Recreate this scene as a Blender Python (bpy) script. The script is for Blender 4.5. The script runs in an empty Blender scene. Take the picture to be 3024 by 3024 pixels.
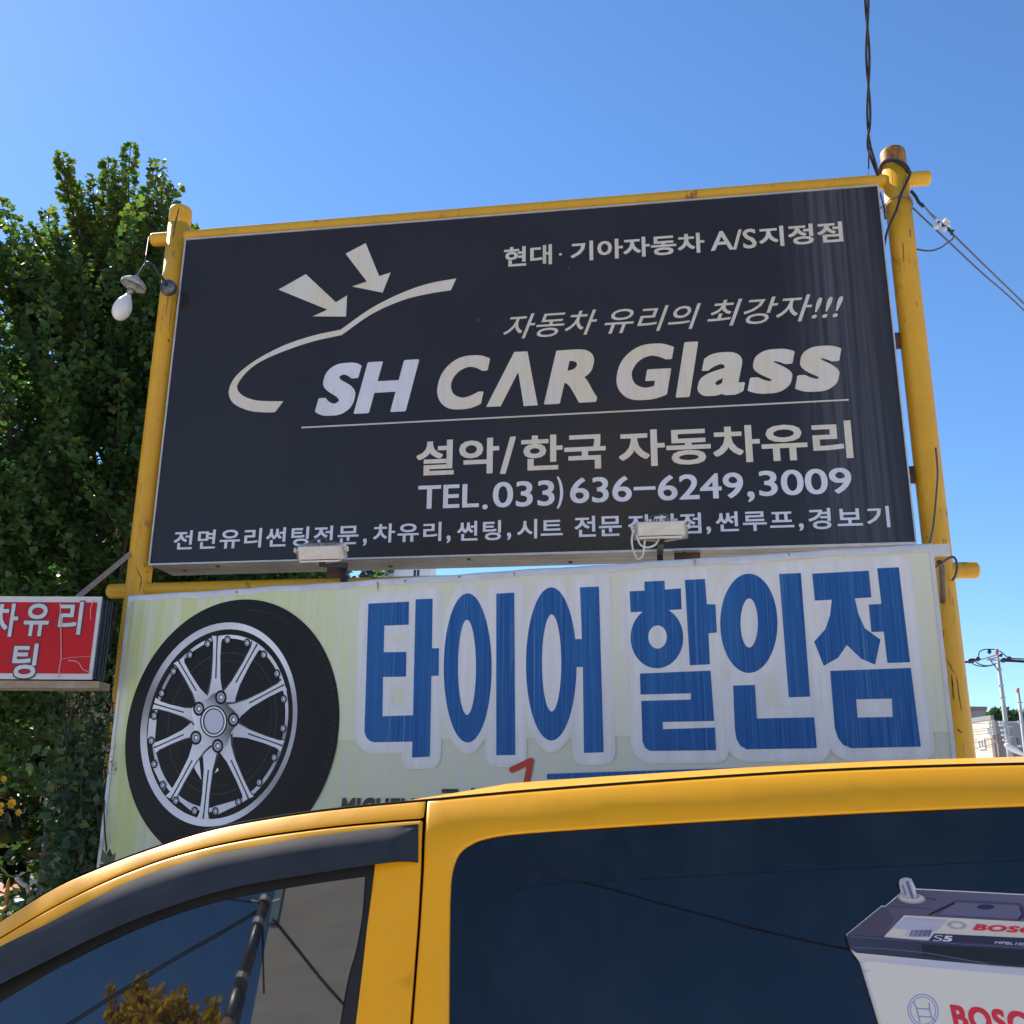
import bpy, bmesh, math, random
import numpy as np
from mathutils import Vector, Matrix
from mathutils.geometry import tessellate_polygon, delaunay_2d_cdt

random.seed(7); RNG = np.random.default_rng(11)
scene = bpy.context.scene
COL = scene.collection
rad = math.radians

# ------------------------------------------------------------------ camera (measured from the photograph's vanishing points)
FPX, CPX = 3000.0, 1512.0
CAMZ = 1.72
_up = np.array([94.3, 10229.5, -3000.0]); _up /= np.linalg.norm(_up)
_fw = np.array([0, 0, -1.0]); _yw = _fw - (_fw @ _up) * _up; _yw /= np.linalg.norm(_yw)
ROT = np.array([np.cross(_yw, _up), _yw, _up])          # world from camera
CAM = np.array([0, 0, CAMZ])
cd = bpy.data.cameras.new('camera'); cam = bpy.data.objects.new('camera', cd); COL.objects.link(cam)
cd.sensor_width = 36; cd.sensor_height = 36; cd.lens = 36 * FPX / 3024.0; cd.clip_end = 4000; cd.clip_start = 0.05
m4 = Matrix.Identity(4)
for i in range(3):
    for j in range(3): m4[i][j] = ROT[i][j]
    m4[i][3] = CAM[i]
cam.matrix_world = m4
scene.camera = cam

# ------------------------------------------------------------------ sky, sun, exposure
SUN_AZ, SUN_EL = -42.0, 42.0                  # degrees: azimuth from +Y (negative = left of the view), elevation
w = bpy.data.worlds.new('World'); scene.world = w; w.use_nodes = True
nt = w.node_tree; nt.nodes.clear()
bgn = nt.nodes.new('ShaderNodeBackground'); outn = nt.nodes.new('ShaderNodeOutputWorld'); sky = nt.nodes.new('ShaderNodeTexSky')
sky.sky_type = 'NISHITA'; sky.sun_disc = False
sky.sun_elevation = rad(SUN_EL); sky.sun_rotation = rad(SUN_AZ)
sky.altitude = 0; sky.air_density = 0.92; sky.dust_density = 0.06; sky.ozone_density = 6.0
bgn.inputs['Strength'].default_value = 0.12
hsn = nt.nodes.new('ShaderNodeHueSaturation'); hsn.inputs['Saturation'].default_value = 1.08
nt.links.new(sky.outputs[0], hsn.inputs['Color']); nt.links.new(hsn.outputs[0], bgn.inputs[0]); nt.links.new(bgn.outputs[0], outn.inputs[0])
sd = bpy.data.lights.new('sun', 'SUN'); sd.energy = 5.0; sd.angle = rad(0.53); sd.color = (1.0, 0.93, 0.82)
sun = bpy.data.objects.new('sun', sd); COL.objects.link(sun)
_a, _e = rad(SUN_AZ), rad(SUN_EL)
sdir = Vector((math.sin(_a) * math.cos(_e), math.cos(_a) * math.cos(_e), math.sin(_e)))
sun.rotation_euler = sdir.to_track_quat('Z', 'Y').to_euler(); sun.location = (-20, 10, 30)
vs = scene.view_settings; vs.view_transform = 'Standard'; vs.look = 'None'; vs.gamma = 1.0; vs.exposure = 0.80
vs.use_curve_mapping = False
scene.cycles.max_bounces = 8; scene.cycles.transparent_max_bounces = 8
try:
    scene.cycles.use_denoising = True; scene.cycles.denoiser = 'OPENIMAGEDENOISE'
except Exception: pass

# ------------------------------------------------------------------ survey helpers: photograph pixel -> point on a known surface
def ray(x, y): return ROT @ np.array([(x - CPX) / FPX, -(y - CPX) / FPX, -1.0])
def atY(x, y, Y):
    d = ray(x, y); return CAM + d * (Y / d[1])
def onplane(x, y, P, n):
    d = ray(x, y); return CAM + d * (((P - CAM) @ n) / (d @ n))
class Frame:                                  # a vertical plane: u to the right, v up, w towards the viewer
    def __init__(s, P, yaw):
        a = rad(yaw); s.P = np.array(P, float)
        s.U = np.array([math.cos(a), -math.sin(a), 0]); s.N = np.array([-math.sin(a), -math.cos(a), 0]); s.Z = np.array([0, 0, 1.0])
    def __call__(s, u, v, w=0.0): return s.P + u * s.U + v * s.Z + w * s.N
    def uv(s, px, py, w=0.0):
        p = onplane(px, py, s.P + w * s.N, s.N) - s.P; return (p @ s.U, p[2])

# ------------------------------------------------------------------ materials
def newmat(name):
    m = bpy.data.materials.new(name); m.use_nodes = True
    return m, m.node_tree, m.node_tree.nodes['Principled BSDF']
def ramp(nt, fac, stops):
    r = nt.nodes.new('ShaderNodeValToRGB'); nt.links.new(fac, r.inputs[0])
    while len(r.color_ramp.elements) < len(stops): r.color_ramp.elements.new(0.5)
    for e, (p, c) in zip(r.color_ramp.elements, stops):
        e.position = p; e.color = (*c, 1) if len(c) == 3 else c
    return r.outputs[0]
def noise(nt, scale=(1, 1, 1), s=5.0, detail=4, rough=0.55, coord='Object', loc=(0, 0, 0)):
    tc = nt.nodes.new('ShaderNodeTexCoord'); mp = nt.nodes.new('ShaderNodeMapping')
    mp.inputs['Scale'].default_value = scale; mp.inputs['Location'].default_value = loc
    n = nt.nodes.new('ShaderNodeTexNoise'); n.inputs['Scale'].default_value = s; n.inputs['Detail'].default_value = detail; n.inputs['Roughness'].default_value = rough
    nt.links.new(tc.outputs[coord], mp.inputs[0]); nt.links.new(mp.outputs[0], n.inputs['Vector'])
    return n.outputs[0]
def mix(nt, fac, a, b, mode='MIX'):
    n = nt.nodes.new('ShaderNodeMix'); n.data_type = 'RGBA'; n.blend_type = mode; n.clamp_factor = True
    for sock, v in ((n.inputs[0], fac), (n.inputs[6], a), (n.inputs[7], b)):
        if isinstance(v, (int, float)): sock.default_value = v
        elif isinstance(v, tuple): sock.default_value = (*v, 1) if len(v) == 3 else v
        else: nt.links.new(v, sock)
    return n.outputs[2]
def math_n(nt, op, a, b=0.0):
    n = nt.nodes.new('ShaderNodeMath'); n.operation = op; n.use_clamp = False
    for sock, v in ((n.inputs[0], a), (n.inputs[1], b)):
        if isinstance(v, (int, float)): sock.default_value = v
        else: nt.links.new(v, sock)
    return n.outputs[0]
def bump(nt, bsdf, h, strength=0.3, dist=0.01):
    b = nt.nodes.new('ShaderNodeBump'); b.inputs['Strength'].default_value = strength; b.inputs['Distance'].default_value = dist
    nt.links.new(h, b.inputs['Height']); nt.links.new(b.outputs[0], bsdf.inputs['Normal'])
def simple(name, c, rough=0.5, metal=0.0, var=0.12, s=6.0, scale=(1, 1, 1), bmp=0.0, spec=0.5, coat=0.0, ior=1.5):
    m, nt, b = newmat(name)
    n = noise(nt, scale, s)
    lo = tuple(max(0, x * (1 - var)) for x in c); hi = tuple(min(1, x * (1 + var)) for x in c)
    nt.links.new(ramp(nt, n, [(0.3, lo), (0.7, hi)]), b.inputs['Base Color'])
    b.inputs['Roughness'].default_value = rough; b.inputs['Metallic'].default_value = metal; b.inputs['IOR'].default_value = ior
    b.inputs['Specular IOR Level'].default_value = spec; b.inputs['Coat Weight'].default_value = coat; b.inputs['Coat Roughness'].default_value = 0.05
    if bmp: bump(nt, b, noise(nt, scale, s * 4), bmp, 0.004)
    return m

def pipe_paint():
    m, nt, b = newmat('yellow_pipe_paint')
    n1 = noise(nt, (1, 1, 0.35), 9.0, 6, 0.65); n2 = noise(nt, (6, 6, 0.8), 7.0, 5, 0.7, loc=(3, 1, 2)); n3 = noise(nt, (1, 1, 1), 3.0, 3)
    base = ramp(nt, n3, [(0.3, (0.68, 0.335, 0.010)), (0.7, (0.75, 0.395, 0.016))])
    rust = ramp(nt, n1, [(0.0, (0.10, 0.035, 0.015)), (1.0, (0.16, 0.06, 0.02))])
    f1 = ramp(nt, n1, [(0.615, (0, 0, 0)), (0.68, (0.8, 0.8, 0.8))])
    c1 = mix(nt, f1, base, rust)
    f2 = ramp(nt, n2, [(0.60, (0, 0, 0)), (0.72, (0.6, 0.6, 0.6))])
    nt.links.new(mix(nt, f2, c1, (0.14, 0.08, 0.03)), b.inputs['Base Color'])
    b.inputs['Roughness'].default_value = 0.42
    bump(nt, b, n1, 0.25, 0.004)
    return m
def rust_cap():
    m, nt, b = newmat('rusty_cap')
    n1 = noise(nt, (1, 1, 0.5), 14.0, 6, 0.7)
    nt.links.new(ramp(nt, n1, [(0.35, (0.10, 0.035, 0.015)), (0.5, (0.34, 0.14, 0.025)), (0.62, (0.54, 0.29, 0.03))]), b.inputs['Base Color'])
    b.inputs['Roughness'].default_value = 0.6; bump(nt, b, n1, 0.4, 0.004)
    return m
def van_paint():
    m, nt, b = newmat('yellow_van_paint')
    n = noise(nt, (1, 1, 1), 2.0, 3); d = noise(nt, (1, 1, 1), 160.0, 2)
    c = ramp(nt, n, [(0.3, (0.90, 0.395, 0.004)), (0.7, (0.94, 0.42, 0.006))])
    c2 = mix(nt, ramp(nt, d, [(0.72, (0, 0, 0)), (0.80, (0.25, 0.25, 0.25))]), c, (0.30, 0.2, 0.08))
    c2 = mix(nt, ramp(nt, noise(nt, (3, 3, 0.7), 6.0, 6, 0.7, loc=(5, 1, 8)), [(0.55, (0, 0, 0)), (0.85, (0.22, 0.22, 0.22))]), c2, (0.55, 0.36, 0.12))
    nt.links.new(c2, b.inputs['Base Color'])
    nt.links.new(ramp(nt, noise(nt, (1, 1, 1), 30.0, 5, 0.7), [(0.3, (0.34, 0.34, 0.34)), (0.7, (0.50, 0.50, 0.50))]), b.inputs['Roughness'])
    b.inputs['Specular IOR Level'].default_value = 0.3; b.inputs['Coat Weight'].default_value = 0.12; b.inputs['Coat Roughness'].default_value = 0.06
    return m
def sign_black():
    m, nt, b = newmat('black_sign_vinyl')
    st = noise(nt, (14, 14, 0.35), 4.0, 5, 0.6); cl = noise(nt, (1, 1, 1), 1.4, 3); sp = noise(nt, (1, 1, 0.7), 55.0, 2, 0.4, loc=(9, 2, 4))
    st2 = noise(nt, (6, 6, 0.10), 5.0, 6, 0.62, loc=(1, 5, 3))
    tc = nt.nodes.new('ShaderNodeTexCoord'); sx = nt.nodes.new('ShaderNodeSeparateXYZ'); nt.links.new(tc.outputs['Object'], sx.inputs[0])
    base = ramp(nt, cl, [(0.3, (0.0270, 0.0225, 0.0215)), (0.7, (0.0325, 0.0275, 0.0255))])
    c1 = mix(nt, ramp(nt, st, [(0.5, (0, 0, 0)), (0.8, (0.22, 0.22, 0.22))]), base, (0.035, 0.037, 0.045))
    edge = ramp(nt, math_n(nt, 'MULTIPLY', sx.outputs[0], 0.2), [(0.78, (0, 0, 0)), (0.84, (0.75, 0.75, 0.75)), (0.885, (0.45, 0.45, 0.45)), (0.90, (0.1, 0.1, 0.1))])
    stk = mix(nt, 1.0, ramp(nt, st2, [(0.40, (0.10, 0.10, 0.10)), (0.72, (0.62, 0.62, 0.62))]), edge, 'MULTIPLY')
    c2 = mix(nt, stk, c1, (0.20, 0.205, 0.23))
    c3 = mix(nt, ramp(nt, sp, [(0.80, (0, 0, 0)), (0.84, (0.8, 0.8, 0.8))]), c2, (0.35, 0.36, 0.38))
    nt.links.new(c3, b.inputs['Base Color'])
    nt.links.new(ramp(nt, st, [(0.3, (0.16, 0.16, 0.16)), (0.8, (0.27, 0.27, 0.27))]), b.inputs['Roughness'])
    b.inputs['IOR'].default_value = 1.5; b.inputs['Specular IOR Level'].default_value = 0.34
    return m
def letter_cream(name, a, c):
    m, nt, b = newmat(name)
    n = noise(nt, (1, 1, 1), 5.5, 4, 0.6); s2 = noise(nt, (10, 10, 0.5), 4.0, 4)
    col = ramp(nt, n, [(0.36, a), (0.62, c)])
    nt.links.new(mix(nt, ramp(nt, s2, [(0.5, (0, 0, 0)), (0.8, (0.3, 0.3, 0.3))]), col, (0.36, 0.33, 0.28)), b.inputs['Base Color'])
    b.inputs['Roughness'].default_value = 0.4
    return m
def banner_vinyl(name, tint=1.0):
    m, nt, b = newmat(name)
    tc = nt.nodes.new('ShaderNodeTexCoord'); sx = nt.nodes.new('ShaderNodeSeparateXYZ'); nt.links.new(tc.outputs['Object'], sx.inputs[0])
    g = ramp(nt, math_n(nt, 'MULTIPLY', math_n(nt, 'ADD', sx.outputs[0], 2.2), 0.225), [(0.0, (0.60, 0.66, 0.27)), (0.24, (0.66, 0.71, 0.38)), (0.36, (0.75, 0.77, 0.56)), (0.75, (0.77, 0.78, 0.66)), (1.0, (0.76, 0.77, 0.60))])
    st = noise(nt, (7, 7, 0.25), 2.5, 5, 0.6); st2 = noise(nt, (20, 20, 0.3), 5.0, 4, 0.6, loc=(4, 4, 1)); bl = noise(nt, (1, 1, 1), 2.2, 4, 0.6, loc=(2, 7, 3))
    c = mix(nt, ramp(nt, st, [(0.45, (0, 0, 0)), (0.68, (0.7, 0.7, 0.7))]), g, (0.75, 0.76, 0.77))
    c = mix(nt, ramp(nt, st2, [(0.58, (0, 0, 0)), (0.8, (0.32, 0.32, 0.32))]), c, (0.44, 0.44, 0.30))
    c = mix(nt, ramp(nt, bl, [(0.56, (0, 0, 0)), (0.8, (0.35, 0.35, 0.35))]), c, (0.68, 0.68, 0.40))
    c = mix(nt, 1.0, c, (tint, tint, tint * 0.985), 'MULTIPLY')
    nt.links.new(c, b.inputs['Base Color']); b.inputs['Roughness'].default_value = 0.5; b.inputs['Specular IOR Level'].default_value = 0.25
    wv = noise(nt, (1, 1, 0.4), 3.0, 3); bump(nt, b, wv, 0.12, 0.02)
    return m
def blue_ink():
    m, nt, b = newmat('blue_banner_ink')
    st = noise(nt, (22, 22, 0.18), 5.0, 6, 0.75); st2 = noise(nt, (4, 4, 0.15), 2.0, 4, 0.6, loc=(3, 3, 3))
    c = ramp(nt, st, [(0.34, (0.011, 0.075, 0.27)), (0.56, (0.022, 0.13, 0.38)), (0.74, (0.14, 0.32, 0.55))])
    c = mix(nt, ramp(nt, st2, [(0.52, (0, 0, 0)), (0.70, (0.7, 0.7, 0.7))]), c, (0.03, 0.17, 0.42))
    st3 = noise(nt, (10, 10, 0.5), 1.6, 5, 0.7, loc=(8, 2, 5))
    c = mix(nt, ramp(nt, st3, [(0.60, (0, 0, 0)), (0.74, (0.5, 0.5, 0.5))]), c, (0.22, 0.36, 0.52))
    nt.links.new(c, b.inputs['Base Color']); b.inputs['Roughness'].default_value = 0.5; b.inputs['Specular IOR Level'].default_value = 0.22
    return m
def vcol(name, rough=0.45, trans=0.0, var=0.0, spec=0.5):
    m, nt, b = newmat(name)
    at = nt.nodes.new('ShaderNodeAttribute'); at.attribute_name = 'col'
    c = at.outputs['Color']
    if var:
        c = mix(nt, 1.0, c, ramp(nt, noise(nt, (1, 1, 1), 3.0, 3), [(0.3, (1 - var,) * 3), (0.7, (1.0, 1.0, 1.0))]), 'MULTIPLY')
    nt.links.new(c, b.inputs['Base Color']); b.inputs['Roughness'].default_value = rough; b.inputs['Specular IOR Level'].default_value = spec
    if trans:
        tr = nt.nodes.new('ShaderNodeBsdfTranslucent'); mx = nt.nodes.new('ShaderNodeMixShader'); mx.inputs[0].default_value = trans
        hs = nt.nodes.new('ShaderNodeMix'); hs.data_type = 'RGBA'; hs.blend_type = 'MULTIPLY'; hs.inputs[0].default_value = 1.0
        nt.links.new(c, hs.inputs[6]); hs.inputs[7].default_value = (1.2, 1.35, 0.55, 1)
        nt.links.new(hs.outputs[2], tr.inputs[0]); nt.links.new(b.outputs[0], mx.inputs[1]); nt.links.new(tr.outputs[0], mx.inputs[2])
        nt.links.new(mx.outputs[0], nt.nodes['Material Output'].inputs[0])
    return m

M = {}
M['pipe'] = pipe_paint(); M['cap'] = rust_cap(); M['van'] = van_paint(); M['black'] = sign_black()
M['cream'] = letter_cream('cream_letter_vinyl', (0.70, 0.65, 0.58), (0.72, 0.62, 0.46))
M['white'] = letter_cream('white_letter_vinyl', (0.72, 0.72, 0.78), (0.68, 0.67, 0.70))
M['grey'] = letter_cream('grey_letter_vinyl', (0.66, 0.61, 0.54), (0.64, 0.56, 0.43))
M['banner'] = banner_vinyl('banner_vinyl'); M['banner_low'] = banner_vinyl('banner_vinyl_lower', 0.90); M['ink'] = blue_ink()
M['halo'] = simple('white_banner_ink', (0.775, 0.785, 0.79), 0.5, spec=0.25, var=0.07, s=4, scale=(5, 5, 0.4))
M['hem'] = simple('white_banner_hem', (0.66, 0.67, 0.68), 0.5, var=0.10, s=8, scale=(1, 1, 1), bmp=0.2)
M['halo_soft'] = simple('faint_white_banner_ink', (0.76, 0.775, 0.73), 0.5, spec=0.25, var=0.06, s=4, scale=(5, 5, 0.4))
M['red_ink'] = simple('red_banner_ink', (0.50, 0.035, 0.03), 0.45, var=0.1)
M['print_black'] = simple('black_print', (0.012, 0.012, 0.014), 0.4, var=0.1)
M['print'] = vcol('printed_graphic', 0.5, spec=0.22)
M['alu'] = simple('sign_edge_aluminium', (0.55, 0.55, 0.55), 0.45, 0.3, var=0.15, s=9)
M['board'] = simple('weathered_sign_underside', (0.36, 0.33, 0.29), 0.7, var=0.22, s=5, scale=(0.6, 0.6, 3), bmp=0.2)
M['rust'] = simple('rusty_steel', (0.10, 0.05, 0.035), 0.75, var=0.45, s=18, bmp=0.4)
M['darksteel'] = simple('dark_brown_steel', (0.022, 0.014, 0.014), 0.6, var=0.3, s=12)
M['lampwhite'] = simple('aged_white_enamel', (0.74, 0.69, 0.60), 0.45, var=0.12, s=14, scale=(1, 1, 2))
M['lampgrey'] = simple('grey_fin_metal', (0.33, 0.33, 0.33), 0.5, 0.2, var=0.3, s=20)
M['cable_dark'] = simple('black_cable', (0.018, 0.018, 0.022), 0.5, var=0.2, s=20)
M['cable_grey'] = simple('grey_cable', (0.085, 0.085, 0.10), 0.7, var=0.06, s=20)
M['wire'] = simple('steel_wire', (0.20, 0.21, 0.24), 0.45, 0.4, var=0.2, s=20)
M['lampblack'] = simple('black_lamp_arm', (0.02, 0.02, 0.023), 0.35, 0.0, var=0.2, s=15)
M['castiron'] = simple('grey_cast_lamp_base', (0.13, 0.13, 0.145), 0.35, 0.5, var=0.3, s=25)
M['capgrey'] = simple('worn_grey_lamp_cap', (0.38, 0.37, 0.35), 0.5, 0.2, var=0.25, s=18)
M['brass'] = simple('bulb_screw_base', (0.35, 0.31, 0.25), 0.35, 0.7, var=0.2, s=20)
M['red'] = simple('red_sign_vinyl', (0.52, 0.010, 0.018), 0.5, var=0.1, s=3, spec=0.25)
M['redwhite'] = simple('white_sign_letter', (0.62, 0.60, 0.58), 0.4, var=0.07, s=5)
M['navy'] = simple('navy_letter_outline', (0.03, 0.03, 0.08), 0.4)
M['crack'] = simple('pink_crack', (0.62, 0.30, 0.30), 0.6)
M['darkbox'] = simple('dark_blue_sign_side', (0.035, 0.045, 0.06), 0.4, 0.3, var=0.3, s=10)
M['tan'] = simple('tan_angle_bar', (0.34, 0.25, 0.17), 0.6, var=0.2, s=10)
M['bark'] = simple('grey_brown_bark', (0.055, 0.043, 0.035), 0.9, var=0.5, s=14, scale=(1, 1, 0.25), bmp=0.9)
M['leaf'] = vcol('leaf_green', 0.42, 0.45)
M['leaf2'] = vcol('leaf_glossy', 0.4, 0.22)
M['asphalt'] = simple('pale_concrete_paving', (0.58, 0.54, 0.48), 0.9, var=0.15, s=2.5, bmp=0.3)
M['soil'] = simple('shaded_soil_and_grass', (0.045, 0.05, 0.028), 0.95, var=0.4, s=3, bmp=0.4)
M['seal'] = simple('black_window_rubber', (0.010, 0.010, 0.011), 0.55, var=0.2)
M['visor'] = simple('charcoal_visor_plastic', (0.036, 0.036, 0.037), 0.55, spec=0.35, var=0.22, s=10, ior=1.5)
M['inner'] = simple('dark_gap', (0.012, 0.009, 0.006), 0.9)
M['tyre'] = simple('tyre_rubber', (0.02, 0.02, 0.02), 0.8)
M['rim'] = simple('steel_wheel', (0.4, 0.4, 0.42), 0.4, 0.7)
M['plastic'] = simple('black_bumper_plastic', (0.03, 0.03, 0.03), 0.6)
M['concrete'] = simple('pole_concrete', (0.42, 0.41, 0.40), 0.8, var=0.12, s=2)
M['polered'] = simple('red_pole_cap', (0.55, 0.10, 0.08), 0.6)
M['galv'] = simple('galvanised_steel', (0.42, 0.43, 0.44), 0.5, 0.4, var=0.15)
M['porcelain'] = simple('white_porcelain', (0.62, 0.62, 0.62), 0.25, var=0.08, s=20)
M['housecream'] = simple('cream_house_wall', (0.60, 0.52, 0.42), 0.8, var=0.05, s=0.5)
M['housepeach'] = simple('peach_house_wall', (0.58, 0.42, 0.30), 0.8, var=0.05, s=0.5)
M['housegrey'] = simple('grey_house_wall', (0.26, 0.25, 0.25), 0.8, var=0.08, s=0.4)
M['housebrown'] = simple('brown_house_band', (0.24, 0.17, 0.14), 0.8, var=0.1, s=0.4)
M['frame'] = simple('white_window_frame', (0.7, 0.7, 0.68), 0.5, var=0.05)
M['aptwhite'] = simple('white_apartment_wall', (0.60, 0.60, 0.62), 0.8, var=0.05, s=0.1)
M['pane'] = simple('dark_window_pane', (0.03, 0.035, 0.04), 0.08, var=0.1, ior=1.6)
M['wall_back'] = simple('grey_render_wall', (0.36, 0.345, 0.32), 0.85, var=0.10, s=1.2, scale=(1, 1, 5), bmp=0.2)
M['teal'] = simple('teal_paint', (0.03, 0.16, 0.20), 0.5, var=0.2)
M['pinksign'] = simple('faded_pink_print', (0.37, 0.31, 0.30), 0.6, var=0.2, s=2)
def tinted(name, ior, rough=0.012, col=(0.004, 0.005, 0.007)):
    m, nt, b = newmat(name); b.inputs['IOR'].default_value = ior; b.inputs['Roughness'].default_value = rough
    nt.links.new(ramp(nt, noise(nt, (1.5, 1.5, 0.8), 4.0, 7, 0.75), [(0.45, col), (0.8, tuple(x * 2.6 + 0.004 for x in col))]), b.inputs['Base Color'])
    nt.links.new(ramp(nt, noise(nt, (1, 1, 1), 2.5, 5, 0.7, loc=(4, 4, 4)), [(0.4, (rough,) * 3), (0.85, (rough * 2.2,) * 3)]), b.inputs['Roughness'])
    wv = noise(nt, (1, 1, 1), 2.2, 2); bump(nt, b, wv, 0.025, 0.01)
    return m
M['glass'] = tinted('tinted_window_glass', 2.1)
M['glass_rear'] = tinted('dark_tinted_window_glass', 1.62)
def bulb_glass():
    m, nt, b = newmat('frosted_bulb_glass')
    nt.links.new(ramp(nt, noise(nt, (1, 1, 1), 8.0), [(0.3, (0.70, 0.69, 0.66)), (0.7, (0.76, 0.75, 0.72))]), b.inputs['Base Color'])
    b.inputs['Roughness'].default_value = 0.12; b.inputs['Subsurface Weight'].default_value = 0.35; b.inputs['Subsurface Radius'].default_value = (0.05, 0.05, 0.05)
    return m
M['bulb'] = bulb_glass()

# ------------------------------------------------------------------ mesh helpers
ORG = {}
def thing(name, label, cat, loc, group=None):
    o = bpy.data.objects.new(name, None); o.empty_display_size = 0.1; COL.objects.link(o)
    o.location = tuple(loc); ORG[o.name] = np.array(loc, float)
    o['label'] = label; o['category'] = cat
    if group: o['group'] = group
    return o
class MB:
    def __init__(s): s.v = []; s.f = []; s.c = []; s.sm = []
    def add(s, v, f, c=None, smooth=False):
        b = len(s.v); s.v += [tuple(map(float, p)) for p in v]; s.f += [tuple(i + b for i in q) for q in f]
        s.c += (list(c) if isinstance(c, list) else [c or (1, 1, 1)] * len(v)); s.sm += [smooth] * len(f)
        return s
    def build(s, name, mat, parent=None, label=None, cat=None, group=None, kind=None, loc=None):
        v = np.array(s.v, float)
        if parent is not None: o0 = ORG[parent.name]
        elif loc is not None: o0 = np.array(loc, float)
        else: o0 = np.array([v[:, 0].mean(), v[:, 1].mean(), v[:, 2].min()])
        me = bpy.data.meshes.new(name); me.from_pydata([tuple(p) for p in (v - o0)], [], s.f)
        me.polygons.foreach_set('use_smooth', s.sm)
        if any(c != (1, 1, 1) for c in s.c):
            a = me.color_attributes.new('col', 'FLOAT_COLOR', 'POINT')
            a.data.foreach_set('color', np.array([(*c[:3], 1) for c in s.c], dtype=np.float32).ravel())
        me.materials.append(mat); me.update()
        o = bpy.data.objects.new(name, me); COL.objects.link(o)
        ORG[o.name] = o0
        if parent is not None: o.parent = parent
        else: o.location = tuple(o0)
        if label: o['label'] = label
        if cat: o['category'] = cat
        if group: o['group'] = group
        if kind: o['kind'] = kind
        return o
def vec(p): return np.array(p, float)
def unit(p): p = vec(p); return p / (np.linalg.norm(p) + 1e-12)
def obox(c, ax, h):
    c = vec(c); v = []
    for i in (-1, 1):
        for j in (-1, 1):
            for k in (-1, 1): v.append(c + i * h[0] * vec(ax[0]) + j * h[1] * vec(ax[1]) + k * h[2] * vec(ax[2]))
    return v, [(0, 1, 3, 2), (4, 6, 7, 5), (0, 4, 5, 1), (2, 3, 7, 6), (0, 2, 6, 4), (1, 5, 7, 3)]
def bbox(x0, x1, y0, y1, z0, z1):
    return obox(((x0 + x1) / 2, (y0 + y1) / 2, (z0 + z1) / 2), np.eye(3), (abs(x1 - x0) / 2, abs(y1 - y0) / 2, abs(z1 - z0) / 2))
def tube(pts, r, seg=10, caps=True):
    pts = [vec(p) for p in pts]; n = len(pts); rr = r if isinstance(r, (list, tuple, np.ndarray)) else [r] * n
    v = []; f = []; ref = None
    for i, p in enumerate(pts):
        t = unit(pts[min(i + 1, n - 1)] - pts[max(i - 1, 0)])
        if ref is None: ref = vec((0, 0, 1)) if abs(t[2]) < 0.9 else vec((1, 0, 0))
        a = unit(ref - (ref @ t) * t); b = np.cross(t, a); ref = a
        for k in range(seg):
            th = 2 * math.pi * k / seg; v.append(p + rr[i] * (math.cos(th) * a + math.sin(th) * b))
    for i in range(n - 1):
        for k in range(seg): f.append((i * seg + k, i * seg + (k + 1) % seg, (i + 1) * seg + (k + 1) % seg, (i + 1) * seg + k))
    if caps: f.append(tuple(range(seg))[::-1]); f.append(tuple((n - 1) * seg + k for k in range(seg)))
    return v, f
def lathe(o, axis, prof, seg=20):
    return tube([vec(o) + unit(axis) * h for _, h in prof], [max(r, 1e-4) for r, _ in prof], seg)
def lathe_straight(o, axis, prof, seg=20):              # rings all perpendicular to axis
    o = vec(o); t = unit(axis); ref = vec((0, 0, 1)) if abs(t[2]) < 0.9 else vec((1, 0, 0))
    a = unit(ref - (ref @ t) * t); b = np.cross(t, a); v = []; f = []
    for r, h in prof:
        for k in range(seg):
            th = 2 * math.pi * k / seg; v.append(o + t * h + max(r, 1e-4) * (math.cos(th) * a + math.sin(th) * b))
    for i in range(len(prof) - 1):
        for k in range(seg): f.append((i * seg + k, i * seg + (k + 1) % seg, (i + 1) * seg + (k + 1) % seg, (i + 1) * seg + k))
    f.append(tuple(range(seg))[::-1]); f.append(tuple((len(prof) - 1) * seg + k for k in range(seg)))
    return v, f
def tess(polys):                                        # 2-D polygons (outer + holes) -> verts, tris
    pl = [[Vector((p[0], p[1], 0)) for p in q] for q in polys]
    t = tessellate_polygon(pl); v = [p for q in polys for p in q]
    out = []
    for a, b, c in t:
        A, B, C_ = v[a], v[b], v[c]
        s = (B[0] - A[0]) * (C_[1] - A[1]) - (B[1] - A[1]) * (C_[0] - A[0])
        if abs(s) < 1e-12: continue
        out.append((a, b, c) if s > 0 else (a, c, b))
    return v, out
def sheet(mb, fr, polys, w, c=None):                    # a flat print on plane fr at height w
    v, f = tess(polys)
    mb.add([fr(p[0], p[1], w) for p in v], f, c)
def ell(cx, cy, rx, ry, n=48, tilt=0.0, a0=0.0, a1=2 * math.pi):
    out = []
    for k in range(n):
        t = a0 + (a1 - a0) * k / n; x, y = rx * math.cos(t), ry * math.sin(t)
        out.append((cx + x * math.cos(tilt) - y * math.sin(tilt), cy + x * math.sin(tilt) + y * math.cos(tilt)))
    return out
def spline(pts, n=8, closed=False):                     # Catmull-Rom through points
    P = [vec(p) for p in pts]; out = []; N = len(P)
    rng = range(N if closed else N - 1)
    for i in rng:
        p0 = P[(i - 1) % N] if closed or i > 0 else 2 * P[0] - P[1]
        p1, p2 = P[i], P[(i + 1) % N]
        p3 = P[(i + 2) % N] if closed or i + 2 < N else 2 * P[-1] - P[-2]
        for k in range(n):
            t = k / n; out.append(0.5 * ((2 * p1) + (-p0 + p2) * t + (2 * p0 - 5 * p1 + 4 * p2 - p3) * t * t + (-p0 + 3 * p1 - 3 * p2 + p3) * t ** 3))
    if not closed: out.append(P[-1])
    return out
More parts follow.
